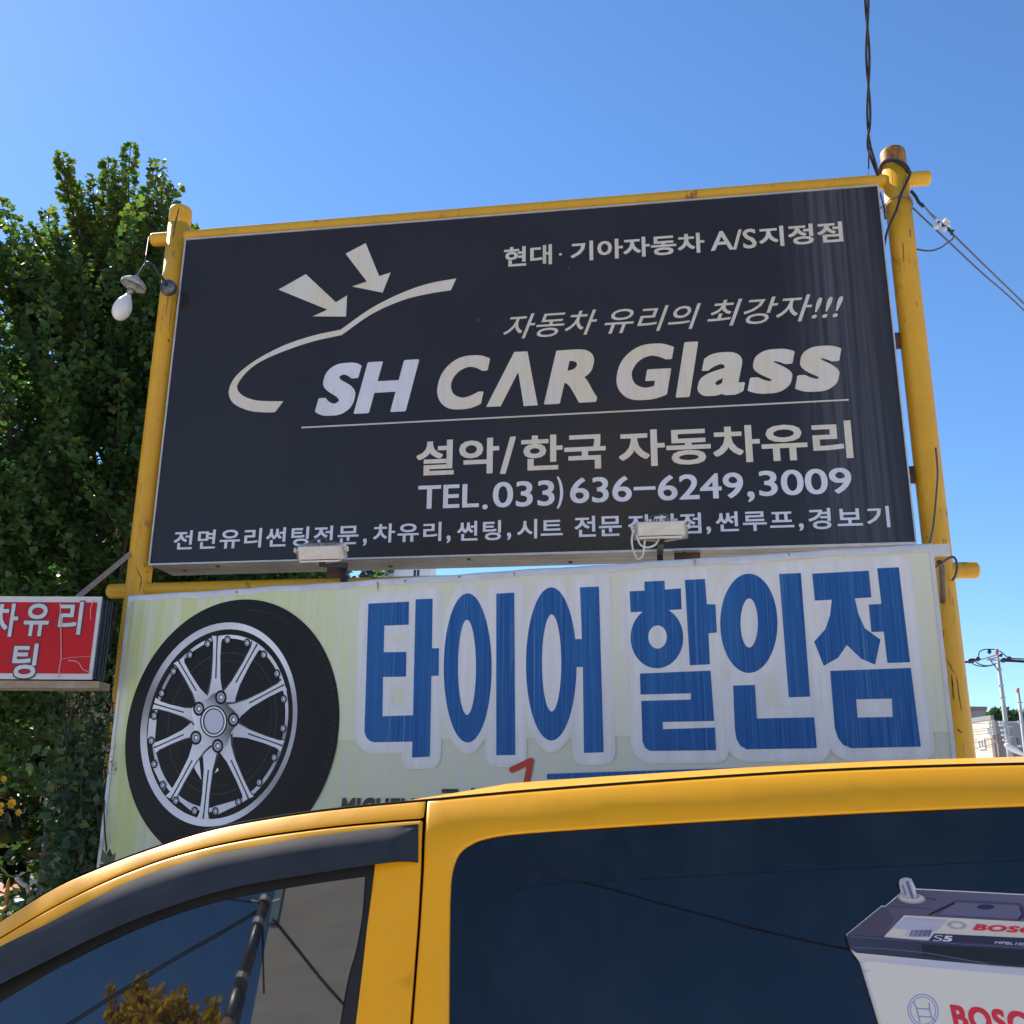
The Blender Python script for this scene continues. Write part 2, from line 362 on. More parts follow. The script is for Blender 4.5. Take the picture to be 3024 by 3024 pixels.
def text2d(body, offset=0.0, shear=0.0, space=1.0, res=3):
    c = bpy.data.curves.new('t', 'FONT'); c.body = body; c.offset = offset; c.shear = shear; c.space_character = space; c.resolution_u = res
    o = bpy.data.objects.new('t', c); COL.objects.link(o); dg = bpy.context.evaluated_depsgraph_get(); dg.update()
    me = o.evaluated_get(dg).to_mesh()
    v = [(p.co.x, p.co.y) for p in me.vertices]; f = [tuple(p.vertices) for p in me.polygons]
    f2 = []
    for q in f:
        s = sum(v[q[i]][0] * v[q[(i + 1) % len(q)]][1] - v[q[(i + 1) % len(q)]][0] * v[q[i]][1] for i in range(len(q)))
        f2.append(q if s > 0 else q[::-1])
    o.evaluated_get(dg).to_mesh_clear(); bpy.data.objects.remove(o); bpy.data.curves.remove(c)
    return v, f2
def hull(P):
    P = sorted(set((round(p[0], 7), round(p[1], 7)) for p in P))
    def half(Q):
        h = []
        for p in Q:
            while len(h) >= 2 and (h[-1][0] - h[-2][0]) * (p[1] - h[-2][1]) - (h[-1][1] - h[-2][1]) * (p[0] - h[-2][0]) <= 0: h.pop()
            h.append(p)
        return h[:-1]
    return half(P) + half(P[::-1])
def union_tris(pieces, eps=1e-5):
    vs_, fs_ = [], []
    for P in pieces:
        b = len(vs_); vs_ += [Vector(p) for p in P]; fs_.append(list(range(b, b + len(P))))
    r = delaunay_2d_cdt(vs_, [], fs_, 1, eps)
    V = np.array([tuple(p) for p in r[0]]); T = np.array([tuple(t) for t in r[2]]); C = V[T].mean(1); ok = np.zeros(len(T), bool)
    for P in pieces:
        P = np.asarray(P, float); s_ = np.sum(P[:, 0] * np.roll(P[:, 1], -1) - np.roll(P[:, 0], -1) * P[:, 1]); P = P if s_ > 0 else P[::-1]
        lo, hi = P.min(0), P.max(0); idx = np.nonzero((C[:, 0] >= lo[0]) & (C[:, 0] <= hi[0]) & (C[:, 1] >= lo[1]) & (C[:, 1] <= hi[1]) & ~ok)[0]
        if not len(idx): continue
        x, y = C[idx, 0], C[idx, 1]; Q = np.roll(P, -1, 0); ins = np.zeros(len(idx), bool)
        for a, b in zip(P, Q): ins ^= ((a[1] > y) != (b[1] > y)) & (x < (b[0] - a[0]) * (y - a[1]) / (b[1] - a[1] + 1e-18) + a[0])
        ok[idx[ins]] = True
    return [tuple(p) for p in V], [tuple(int(i) for i in t) for t in T[ok]]
_BOLD = {}
def bold_text(body, r, shear, space, rnd):
    key = (body, r, shear, space, rnd)
    if key in _BOLD: return _BOLD[key]
    v, f = text2d(body, 0.0, 0.0, space, 9 if rnd else 3)
    if r <= 0: _BOLD[key] = ([(p[0] + shear * p[1], p[1]) for p in v], f); return _BOLD[key]
    cnt = {}
    key_of = lambda p: (round(p[0], 5), round(p[1], 5))
    for q in f:
        for i in range(len(q)):
            a, b = key_of(v[q[i]]), key_of(v[q[(i + 1) % len(q)]]); e = (a, b) if a < b else (b, a); cnt[e] = cnt.get(e, 0) + 1
    ry = 0.8 * r
    S = [(-r, -ry * 0.7), (-r * 0.75, -ry), (r * 0.75, -ry), (r, -ry * 0.7), (r, ry * 0.7), (r * 0.75, ry), (-r * 0.75, ry), (-r, ry * 0.7)] if rnd else [(-r, -r * 0.8), (-r * 0.8, -r), (r * 0.8, -r), (r, -r * 0.8), (r, r * 0.8), (r * 0.8, r), (-r * 0.8, r), (-r, r * 0.8)]
    pcs = [[v[i] for i in q] for q in f]
    for (a, b), c in cnt.items():
        if c == 1 and a != b: pcs.append(hull([(a[0] + s[0], a[1] + s[1]) for s in S] + [(b[0] + s[0], b[1] + s[1]) for s in S]))
    uv_, uf_ = union_tris(pcs, 1e-6); _BOLD[key] = ([(p[0] + shear * p[1], p[1]) for p in uv_], uf_)
    return _BOLD[key]
def text_on(mb, fr, body, bl, tr, w, offset=0.03, shear=0.0, space=1.0, c=None, grow=0.0, rnd=False):
    v, f = bold_text(body, offset, shear, space, rnd)
    a = np.array(v); lo, hi = a.min(0), a.max(0)
    u0, v0, u1, v1 = bl[0] - grow, bl[1] - grow, tr[0] + grow, tr[1] + grow
    mb.add([fr(u0 + (p[0] - lo[0]) / (hi[0] - lo[0]) * (u1 - u0), v0 + (p[1] - lo[1]) / (hi[1] - lo[1]) * (v1 - v0), w) for p in v], f, c)

# ================================================================== ground
g = MB(); NG = 60
gx = np.concatenate([-np.geomspace(2000, 3, 30), np.linspace(-2, 2, 5), np.geomspace(3, 2000, 30)])
gv = [(x, y, 0.0) for y in gx for x in gx]; L = len(gx)
g.add(gv, [(j * L + i, j * L + i + 1, (j + 1) * L + i + 1, (j + 1) * L + i) for j in range(L - 1) for i in range(L - 1)])
g.build('ground', M['asphalt'], kind='structure', loc=(0, 0, 0))

mb = MB(); mb.add([(-80, 7.4, 0.004), (-0.6, 7.4, 0.004), (2.0, 60, 0.004), (-80, 60, 0.004)], [(0, 1, 2, 3)]); mb.build('dark_ground_sheet', M['soil'], kind='structure', loc=(-10, 20, 0))  # dark sheet added so sunlit paving does not show white through the foliage

# ================================================================== sign gantry
SF = Frame(atY(550.5, 709.8, 6.2), 8.867); SF.P[2] = 0.0
SW, SV0, SV1 = 4.572, 3.178, 5.468
def zmap(x0, y0, s): return lambda x, y: (x0 + x / s, y0 + y / s)
Z3 = zmap(300, 580, 1.75636); Z4 = zmap(1300, 580, 1.288); Z5 = zmap(300, 1200, 1.61); Z6 = zmap(1200, 1180, 1.13647)
Z7 = zmap(250, 1700, 1.932); Z8 = zmap(1000, 1600, 1.01684); ZM = zmap(900, 2150, 2.415); ZR = zmap(0, 1600, 3.22); ZB = zmap(300, 700, 6.0375)

PW = -0.085
gan = thing('sign_gantry', 'yellow painted steel pipe frame with two rusty-topped posts holding the black sign', 'frame', SF(SW / 2, 0, PW))
def pipe(mb, a, b, r, seg=28): mb.add(*tube([a, b], r, seg), smooth=False)
def dome_pipe(a, b, r, seg=28, dome0=True, dome1=True):
    a, b = vec(a), vec(b); t = unit(b - a); L = np.linalg.norm(b - a); pr = []
    ed = r * 0.55
    if dome0: pr += [(r * math.sin(q), ed - ed * math.cos(q)) for q in np.linspace(0.02, math.pi / 2, 7)]
    else: pr += [(r, 0)]
    for q in np.linspace(0.1, 0.9, 5): pr.append((r, ed + (L - 2 * ed) * q))
    if dome1: pr += [(r * math.sin(q), L - ed + ed * math.cos(q)) for q in np.linspace(math.pi / 2, 0.02, 7)]
    else: pr += [(r, L)]
    return lathe_straight(a, t, pr, seg)
UL, UR = -0.112, SW + 0.135
posts = {}
for nm, u, top in (('l', UL, 5.80), ('r', UR, 5.79)):
    mb = MB(); mb.add(*dome_pipe(SF(u, 0, PW), SF(u, top - 0.16, PW), 0.077, dome0=False, dome1=False), smooth=True)
    p = mb.build('post', M['pipe'], gan); posts[nm] = p
    mb = MB(); mb.add(*dome_pipe(SF(u, top - 0.162, PW), SF(u, top, PW), 0.0773, dome0=False), smooth=True)
    mb.build('post_cap', M['cap'] if nm == 'r' else M['pipe'], p)
for z, dz in ((5.548, 0.004), (3.028, 0.0)):
    mb = MB(); mb.add(*dome_pipe(SF(UL - 0.205, z, PW), SF(UR + 0.215, z + dz, PW), 0.047), smooth=True); mb.build('cross_beam', M['pipe'], gan)
for px, py, hw in ((984, 1682, 0.05), (2030, 1645, 0.075)):
    u, v = SF.uv(px, py, PW + 0.05); mb = MB(); mb.add(*obox(SF(u, 3.125, PW + 0.02), (SF.U, SF.Z, SF.N), (hw, 0.055, 0.004))); mb.build('bracket', M['rust'], gan)
for v in (4.45, 3.6):
    mb = MB(); mb.add(*obox(SF(SW + 0.04, v, PW), (SF.U, SF.Z, SF.N), (0.045, 0.05, 0.012))); mb.build('bracket', M['rust'], gan)
    mb = MB(); mb.add(*obox(SF(-0.03, v, PW), (SF.U, SF.Z, SF.N), (0.035, 0.05, 0.012))); mb.build('bracket', M['rust'], gan)

# ================================================================== black sign
sg = thing('sign_board', 'large black sign board with cream SH CAR Glass lettering between the yellow posts', 'sign', SF(0, SV0, 0))
mb = MB(); mb.add([SF(0, SV0, 0), SF(SW, SV0, 0), SF(SW, SV1, 0), SF(0, SV1, 0)], [(0, 1, 2, 3)]); mb.build('face_panel', M['black'], sg)
mb = MB(); mb.add(*obox(SF(SW / 2, (SV0 + SV1) / 2, -0.155), (SF.U, SF.Z, SF.N), (SW / 2 - 0.012, (SV1 - SV0) / 2 - 0.012, 0.145))); mb.build('box_body', M['board'], sg)
for w0, w1 in ((-0.012, -0.105), (-0.112, -0.205), (-0.212, -0.298)):
    mb = MB(); mb.add(*obox(SF(SW / 2, SV0 + 0.003, (w0 + w1) / 2), (SF.U, SF.Z, SF.N), (SW / 2 - 0.004, 0.012, abs(w1 - w0) / 2))); mb.build('underside_board', M['board'], sg)
for u, w in ((0.42, -0.06), (1.5, -0.19), (2.02, -0.06), (2.62, -0.21), (3.3, -0.05), (0.16, -0.15)):
    mb = MB(); mb.add(*lathe_straight(SF(u, SV0 - 0.009, w), (0, 0, -1), [(0.013, 0), (0.013, 0.007), (0.006, 0.010)], 8)); mb.build('bolt', M['rust'], sg)
T_ = 0.009
for a in ((SF(SW / 2, SV1 + T_ / 2, -0.004), SW / 2 + T_, T_ / 2), (SF(SW / 2, SV0 - T_ / 2, -0.004), SW / 2 + T_, T_ / 2)):
    mb = MB(); mb.add(*obox(a[0], (SF.U, SF.Z, SF.N), (a[1], a[2], 0.012))); mb.build('edge_trim', M['alu'], sg)
for u in (-T_ / 2, SW + T_ / 2):
    mb = MB(); mb.add(*obox(SF(u, (SV0 + SV1) / 2, -0.004), (SF.U, SF.Z, SF.N), (T_ / 2, (SV1 - SV0) / 2, 0.012))); mb.build('edge_trim', M['alu'], sg)
LW = 0.002
def line_of(frame, runs, zm, mat, parent, off, shear=0.0, w=LW, name='lettering', rnd=False):
    for r in runs:
        body, bl, tr = r[0], r[1], r[2]; sp = r[3] if len(r) > 3 else 1.0; of = r[4] if len(r) > 4 else off
        mb = MB(); text_on(mb, frame, body, frame.uv(*zm(*bl)), frame.uv(*zm(*tr)), w, of, shear, sp, rnd=rnd); mb.build(name, mat, parent)
def poly_px(mb, frame, zm, polys, w, c=None): sheet(mb, frame, [[frame.uv(*zm(*p)) for p in q] for q in polys], w, c)
line_of(SF, [('현대', (242, 271), (425, 182)), ('·', (452, 226), (463, 216)), ('기아자동차', (497, 249), (1003, 137)), ('A/S', (1030, 209), (1200, 122), 1, 0.012), ('지정점', (1215, 195), (1527, 95))], Z4, M['grey'], sg, 0.022)
line_of(SF, [('자동차', (240, 545), (597, 430)), ('유리의', (625, 524), (992, 406)), ('최강자!!!', (1017, 497), (1530, 365))], Z4, M['grey'], sg, 0.006, 0.32)
line_of(SF, [('SH', (1105, 1142), (1648, 842), 1.08)], Z3, M['white'], sg, 0.052, 0.2, rnd=True)
for body, bl, tr, sp in (('C', (-14, 815), (190, 601), 0.046), ('R', (395, 792), (594, 578), 0.046), ('G', (672, 780), (888, 556), 0.046), ('l', (896, 766), (981, 552), 0.052), ('a', (980, 762), (1152, 589), 0.036), ('s', (1170, 754), (1347, 577), 0.040), ('s', (1351, 747), (1524, 565), 0.040)):
    mb = MB(); text_on(mb, SF, body, SF.uv(*Z4(*bl)), SF.uv(*Z4(*tr)), LW, sp, 0.2, 1.0, rnd=True); mb.build('lettering', M['cream'], sg)
mb = MB()
poly_px(mb, SF, Z4, [[(175, 801), (282, 592), (332, 590), (371, 795), (318, 798), (297, 668), (230, 799)]], LW)
mb.build('lettering', M['cream'], sg)
mb = MB(); poly_px(mb, SF, Z3, [[(918, 484), (1060, 404), (1216, 550), (1274, 514), (1268, 624), (1095, 623), (1172, 588)]], LW); mb.build('arrow_emblem', M['cream'], sg)
mb = MB(); poly_px(mb, SF, Z3, [[(1266, 298), (1370, 243), (1440, 414), (1500, 395), (1458, 500), (1300, 468), (1376, 442)]], LW); mb.build('arrow_emblem', M['cream'], sg)
up_ = spline([(1840, 426), (1700, 452), (1560, 500), (1400, 580), (1240, 692)], 5) + spline([(1240, 692), (1100, 722), (950, 772), (800, 850), (700, 930), (662, 1000), (668, 1050), (700, 1085), (770, 1113), (850, 1121), (900, 1120)], 5)[1:]
lo_ = [(944, 1063)] + spline([(880, 1063), (800, 1058), (735, 1035), (705, 1000), (712, 965), (760, 905), (830, 855), (950, 802), (1100, 752), (1245, 720)], 5) + spline([(1245, 720), (1400, 612), (1560, 540), (1700, 505), (1812, 488)], 5)[1:]
mb = MB(); poly_px(mb, SF, Z3, [[tuple(p) for p in up_ + lo_]], LW); mb.build('swoosh_emblem', M['cream'], sg)
a, b = SF.uv(890, 1263), SF.uv(2506, 1181)
mb = MB(); sheet(mb, SF, [[(a[0], a[1] - 0.005), (b[0], b[1] - 0.005), (b[0], b[1] + 0.005), (a[0], a[1] + 0.005)]], LW); mb.build('divider_line', M['grey'], sg)
line_of(SF, [('설악', (32, 258), (312, 127)), ('/', (315, 250), (367, 124), 1, 0.02), ('한국', (385, 242), (668, 110)), ('자동차유리', (715, 228), (1490, 70))], Z6, M['cream'], sg, 0.024)
line_of(SF, [('TEL', (38, 368), (245, 282)), ('.', (255, 369), (273, 352)), ('033', (290, 363), (497, 270)), (')', (505, 366), (526, 258), 1, 0.015), ('636', (550, 349), (755, 256)), ('-', (763, 305), (836, 291)),
             ('6249', (845, 340), (1128, 244)), (',', (1146, 344), (1168, 308)), ('3009', (1185, 325), (1490, 228))], Z6, M['white'], sg, 0.015, rnd=True)
line_of(SF, [('전면유리썬팅전문', (340, 684), (1225, 563), 1.12), (',', (1242, 664), (1262, 628)), ('차유리', (1290, 650), (1617, 549), 1.12), (',', (1640, 650), (1660, 614)), ('썬팅', (1690, 642), (1900, 541), 1.1)], Z5, M['white'], sg, 0.017)
line_of(SF, [(',', (338, 472), (352, 446)), ('시트', (372, 468), (525, 398)), ('전문', (565, 462), (722, 387)), ('장착점', (745, 457), (988, 379), 1.05), (',', (1008, 452), (1022, 426)), ('썬루프', (1040, 445), (1298, 369), 1.1), (',', (1319, 441), (1333, 415)), ('경보기', (1352, 437), (1618, 357), 1.15)], Z6, M['white'], sg, 0.017)

# ================================================================== tyre discount banner
BF = Frame(atY(383, 1761, 5.95), 16.5); BZ = BF.P[2]; BF.P[2] = 0.0
bTR = BF.uv(2750, 1606); bTL = (0.0, BZ); BW = bTR[0]; BB = 1.12
bn = thing('tyre_banner', 'pale green banner with big blue Korean letters and a wheel picture behind the van', 'banner', BF(BW / 2, BB, 0))
vs0 = 2.063
mb = MB(); mb.add([BF(0, vs0, 0), BF(BW, vs0 + 0.012, 0), BF(*bTR), BF(*bTL)], [(0, 1, 2, 3)]); mb.build('upper_cloth', M['banner'], bn)
mb = MB(); mb.add([BF(0, BB, -0.003), BF(BW, BB, -0.003), BF(BW, vs0 + 0.016, -0.003), BF(0, vs0 + 0.004, -0.003)], [(0, 1, 2, 3)]); mb.build('lower_cloth', M['banner_low'], bn)
mb = MB()
q = [BF(0.004, BB, -0.006), BF(BW - 0.004, BB, -0.006), BF(BW - 0.004, bTR[1] - 0.004, -0.006), BF(0.004, BZ - 0.004, -0.006)]
mb.add(q + [p - 0.07 * BF.N for p in q], [(0, 1, 2, 3), (7, 6, 5, 4), (0, 4, 5, 1), (1, 5, 6, 2), (2, 6, 7, 3), (3, 7, 4, 0)]); mb.build('back_frame', M['hem'], bn)
# hem strips: wrinkled along the top edge, flat along the sides
mb = MB(); NV = 90; hv = []; hf = []
for i in range(NV + 1):
    t = i / NV; u = t * BW; top = BZ + (bTR[1] - BZ) * t
    wr = 0.004 * math.sin(37 * t) + 0.003 * math.sin(91 * t + 1)
    hv += [BF(u, top - 0.035 + wr, 0.003), BF(u, top - 0.006 + 0.5 * wr, 0.006), BF(u, top + 0.004 + 0.4 * wr, -0.002), BF(u, top + 0.002, -0.05)]
for i in range(NV):
    for k in range(3): hf.append((4 * i + k, 4 * i + 4 + k, 4 * i + 5 + k, 4 * i + 1 + k))
mb.add(hv, hf, smooth=True); mb.build('hem', M['hem'], bn)
for u0, u1, tt in ((-0.006, 0.014, BZ), (BW - 0.012, BW + 0.006, bTR[1])):
    mb = MB(); mb.add(*obox(BF((u0 + u1) / 2, (BB + tt) / 2, -0.002), (BF.U, BF.Z, BF.N), ((u1 - u0) / 2, (tt - BB) / 2, 0.007))); mb.build('hem', M['hem'], bn)
# top rail end and its rusty arm back to the post
mb = MB(); mb.add(*obox(BF(BW + 0.035, bTR[1] - 0.03, -0.02), (BF.U, BF.Z, BF.N), (0.045, 0.026, 0.022))); mb.build('rail_end', M['hem'], bn)
pr_ = SF(UR, 2.86, PW); mb = MB(); mb.add(*tube([BF(BW + 0.03, bTR[1] - 0.085, -0.03), BF(BW + 0.05, bTR[1] - 0.085, -0.12), pr_ + vec((-0.02, -0.05, -0.02))], 0.014, 8)); mb.build('support_arm', M['rust'], bn)
pl_ = SF(UL, 2.8, PW); mb = MB(); mb.add(*tube([BF(0.06, 2.8, -0.07), pl_], 0.02, 8)); mb.build('support_arm', M['rust'], bn)

E_ = [(90, 186), (212, 180), (211, 249), (138, 252), (136, 332), (204, 331), (203, 405), (134, 406), (132, 524), (224, 521), (222, 600), (105, 602), (92, 596), (83, 586), (78, 570)]
A_ = [(232, 173), (283, 171), (281, 320), (302, 320), (301, 402), (279, 403), (275, 645), (221, 648)]
I1 = [(474, 156), (528, 153), (531, 640), (474, 641)]
EO = [(725, 137), (782, 135), (796, 632), (737, 634), (734, 376), (700, 377), (700, 293), (731, 292)]
HT = [(918, 120), (979, 117), (980, 144), (1028, 140), (1030, 203), (877, 212), (874, 149), (919, 147)]
HA = [(1040, 115), (1100, 112), (1106, 188), (1132, 188), (1136, 273), (1111, 275), (1115, 368), (1055, 371)]
RL = [(905, 396), (1117, 387), (1128, 538), (973, 541), (974, 563), (1130, 558), (1134, 626), (935, 628), (922, 620), (913, 600), (909, 478), (1058, 474), (1058, 455), (907, 459)]
NI = [(1323, 97), (1388, 94), (1416, 465), (1352, 467)]
NN = [(1185, 432), (1250, 430), (1256, 531), (1428, 527), (1436, 620), (1225, 623), (1206, 612), (1195, 592), (1190, 560)]
JB = [(1422, 96), (1592, 87), (1600, 167), (1550, 170), (1560, 215), (1580, 260), (1627, 294), (1611, 369), (1570, 352), (1526, 310), (1500, 348), (1457, 373), (1428, 300), (1462, 262), (1476, 220), (1481, 174), (1430, 177)]
JE = [(1617, 80), (1682, 77), (1716, 362), (1648, 364), (1637, 270), (1600, 271), (1592, 189), (1630, 187)]
MO = [(1476, 388), (1718, 379), (1748, 615), (1540, 620), (1515, 610), (1500, 590), (1490, 560)]
MI = [(1554, 473), (1661, 471), (1664, 526), (1558, 528)]
rings = [((388, 379, 72, 224), (386, 377, 27, 143)), ((639, 367, 76, 230), (640, 364, 29, 146)), ((956, 288, 79, 92), (958, 286, 28, 35)), ((1232, 245, 86, 149), (1233, 244, 26, 74))]
buv = lambda P: [BF.uv(*Z8(*p)) for p in P]
HR = 0.046
def halo_pieces(P, HR):
    out = [P]; n = len(P)
    for i in range(n):
        a, b = vec(P[i]), vec(P[(i + 1) % n]); d = unit(b - a); q = np.array([-d[1], d[0]]) * HR
        out.append([tuple(a + q), tuple(a - q), tuple(b - q), tuple(b + q)]); out.append(ell(a[0], a[1], HR, HR, 14, 0.1 * i))
    return out
GROUPS_ = [[E_, A_], [I1], [EO], [HT, HA, RL], [NI, NN], [JB, JE, MO]]
def ccw(P):
    s = sum(P[i][0] * P[(i + 1) % len(P)][1] - P[(i + 1) % len(P)][0] * P[i][1] for i in range(len(P)))
    return P if s > 0 else P[::-1]
for HRk, wk, mk in ((HR + 0.014, 0.0010, 'halo_soft'), (HR, 0.0018, 'halo')):
    pcs = []
    for gset in GROUPS_:
        for P in gset: pcs += halo_pieces(buv(P), HRk)
    for o_, i_ in rings:
        e = ell(*o_, 40); c = vec(BF.uv(*Z8(o_[0], o_[1]))); P = [vec(p) for p in buv(e)]
        pcs.append([tuple(p + unit(p - c) * HRk) for p in P])
    hv, hf = union_tris([ccw([tuple(p) for p in P]) for P in pcs])
    mb = MB(); mb.add([BF(p[0], p[1], wk) for p in hv], hf); mb.build('letter_halo', M[mk], bn)
glyphs = [([E_], [A_]), ([('r', 0)], [I1]), ([('r', 1)], [EO]), ([HT], [('r', 2)], [HA], [RL]), ([('r', 3)], [NI], [NN]), ([JB], [JE], [MO, MI])]
for gi, gl in enumerate(glyphs):
    mb = MB()
    for k, shp in enumerate(gl):
        if isinstance(shp[0], tuple) and shp[0][0] == 'r':
            o_, i_ = rings[shp[0][1]]; sheet(mb, BF, [buv(ell(*o_, 56)), buv(ell(*i_, 40))], 0.003 + 0.0004 * k)
        else: sheet(mb, BF, [buv(P) for P in shp], 0.003 + 0.0004 * k)
    mb.build('letter', M['ink'], bn)
def stroke(P, r, n=8):
    P = [vec(p) for p in P]; L_, R_ = [], []
    for i, p in enumerate(P):
        d = unit(P[min(i + 1, len(P) - 1)] - P[max(i - 1, 0)]); q = np.array([-d[1], d[0]]) * r; L_.append(p + q); R_.append(p - q)
    d0 = unit(P[1] - P[0]); d1 = unit(P[-1] - P[-2])
    capb = [P[-1] + r * (math.cos(t) * np.array([-d1[1], d1[0]]) + math.sin(t) * d1) for t in np.linspace(0.2, math.pi - 0.2, n)]
    capa = [P[0] + r * (math.cos(t) * np.array([d0[1], -d0[0]]) - math.sin(t) * d0) for t in np.linspace(0.2, math.pi - 0.2, n)]
    return [tuple(p) for p in L_ + capb + R_[::-1] + capa]
mb = MB(); hv, hf = union_tris([ccw(buv(stroke([(522, 684), (577, 658)], 9.5))), ccw(buv(stroke([(577, 658), (562, 740)], 9.5)))])
mb.add([BF(p[0], p[1], 0.003) for p in hv], hf); mb.build('red_mark', M['red_ink'], bn)
mb = MB(); poly_px(mb, BF, Z8, [[(626, 697), (1250, 677), (1250, 694), (626, 713)]], 0.003); mb.build('blue_rule', M['ink'], bn)
mb = MB(); text_on(mb, BF, 'MICHELIN', BF.uv(1003, 2425), BF.uv(1272, 2357), 0.003, 0.05, 0.12, 1.1, rnd=True); mb.build('lettering', M['print_black'], bn)
mb = MB(); text_on(mb, BF, '금호타', BF.uv(1295, 2416), BF.uv(1500, 2326), 0.003, 0.03); mb.build('lettering', M['print_black'], bn)

M['stain'] = simple('rust_drip_stain', (0.42, 0.26, 0.12), 0.7, var=0.4, s=40)
for px, py, L_, wd in ((1117, 1719, 30, 3.0), (1198, 1713, 9, 5.0), (1358, 1701, 8, 5.5), (1520, 1690, 16, 2.5), (2052, 1652, 22, 3.0), (2330, 1634, 12, 3.0), (700, 1746, 10, 4.0)):
    mb = MB(); poly_px(mb, BF, lambda x, y: (x, y), [[(px - wd, py), (px + wd, py), (px + wd * 0.6, py + L_ * 0.5), (px + 0.4, py + L_), (px - wd * 0.5, py + L_ * 0.6)]], 0.0075); mb.build('rust_stain', M['stain'], bn)

# wheel picture, printed on the banner
def fit_ellipse(pts):
    P = np.array(pts, float); c0 = P.mean(0); s = 500.0; x, y = ((P - c0) / s).T
    A = np.stack([x * x, x * y, y * y, x, y], 1); k = np.linalg.lstsq(A, np.ones(len(x)), rcond=None)[0]
    Q = np.array([[k[0], k[1] / 2], [k[1] / 2, k[2]]]); ctr = -0.5 * np.linalg.solve(Q, k[3:5]); r0 = 1 + ctr @ Q @ ctr
    ev, V = np.linalg.eigh(Q / r0); S = V @ np.diag(1 / np.sqrt(ev)) @ V.T
    return c0 + ctr * s, S * s
TC, TS = fit_ellipse([(920, 132), (1200, 225), (1395, 500), (1460, 790), (1410, 1080), (1290, 1335), (430, 1525), (290, 1260), (225, 1000), (250, 800), (340, 540), (560, 290), (740, 165)])
RC, RS = fit_ellipse([(840, 282), (1000, 320), (1130, 430), (1205, 600), (1220, 740), (1190, 930), (1100, 1150), (950, 1340), (800, 1430), (700, 1447), (540, 1390), (420, 1250), (350, 1080), (322, 870), (345, 700), (400, 560), (520, 410), (680, 310)])
def epts(C, S, k, n=72, sh=(0, 0)): return [tuple(C + vec(sh) + k * (S @ np.array([math.cos(t), math.sin(t)]))) for t in np.linspace(0, 2 * math.pi, n, endpoint=False)]
wuv = lambda P: [BF.uv(*Z7(*p)) for p in P]
WB = 0.0025; wl = [WB]
wm = MB()
def lay(polys, cf):
    wl[0] += 0.00004
    v, f = tess([wuv(P) for P in polys]); flat = [p for P in polys for p in P]
    cols = [cf(p) if callable(cf) else cf for p in flat]
    wm.add([BF(p[0], p[1], wl[0]) for p in v], f, cols)
def ring(C, S, k0, k1, cf, sh0=(0, 0), sh1=(0, 0), n=72):
    wl[0] += 0.00004
    o_, i_ = epts(C, S, k0, n, sh0), epts(C, S, k1, n, sh1); P = o_ + i_
    wm.add([BF(*BF.uv(*Z7(*p)), wl[0]) for p in P], [(j, n + j, n + (j + 1) % n, (j + 1) % n) for j in range(n)], [cf(p) if callable(cf) else cf for p in P])
DK = (0.010, 0.011, 0.013); SIL = (0.86, 0.87, 0.92); MID = (0.07, 0.07, 0.085)
HC = vec((740, 832))
def chrome(p):
    a = math.atan2(p[1] - RC[1], p[0] - RC[0]); b = 0.72 + 0.28 * math.cos(2 * a + 2.3) + 0.14 * math.sin(5 * a)
    b = min(1.0, max(0.12, b)); return tuple(x * b for x in SIL)
lay([epts(TC, TS, 1.0, 120)], DK)
for k in range(26):                                   # tread glints at the right shoulder, raised letters at the top
    t = -0.75 + k * 0.052; c = TC + 0.955 * (TS @ np.array([math.cos(t), math.sin(t)])); lay([[(c[0] - 8, c[1] - 7), (c[0] + 7, c[1] - 12), (c[0] + 9, c[1] - 6), (c[0] - 5, c[1] + 4)]], (0.03, 0.032, 0.038))
for k in range(16):
    t = -1.50 + k * 0.030; c = TC + 0.925 * (TS @ np.array([math.cos(t), math.sin(t)])); lay([[(c[0] - 8, c[1] - 4), (c[0] + 8, c[1] + 2), (c[0] + 8, c[1] + 7), (c[0] - 8, c[1] + 1)]], (0.035, 0.036, 0.042))
ring(RC, RS, 1.0, 0.925, chrome, sh1=(6, -2))
ring(RC, RS, 0.93, 0.865, DK, sh0=(6, -2), sh1=(8, -6))
ring(RC, RS, 0.868, 0.828, lambda p: chrome((2 * RC[0] - p[0], 2 * RC[1] - p[1])), sh0=(8, -6), sh1=(8, -8))
lay([epts(RC, RS, 0.83, 72, (8, -8))], DK)
ring(RC, RS, 0.70, 0.685, (0.035, 0.036, 0.04), sh0=(20, -6), sh1=(20, -6)); ring(RC, RS, 0.62, 0.612, (0.03, 0.03, 0.034), sh0=(24, -6), sh1=(24, -6))
for P in ([(620, 1080), (655, 1040), (668, 1165), (640, 1120)], [(760, 1095), (768, 1110), (744, 1128)]): lay([P], SIL)
tips = [(757, 345), (985, 390), (1140, 620), (1132, 968), (940, 1272), (682, 1385), (498, 1275), (398, 985), (398, 733), (536, 486)]
lugs = [(780, 695), (852, 822), (762, 972), (638, 925), (655, 760)]
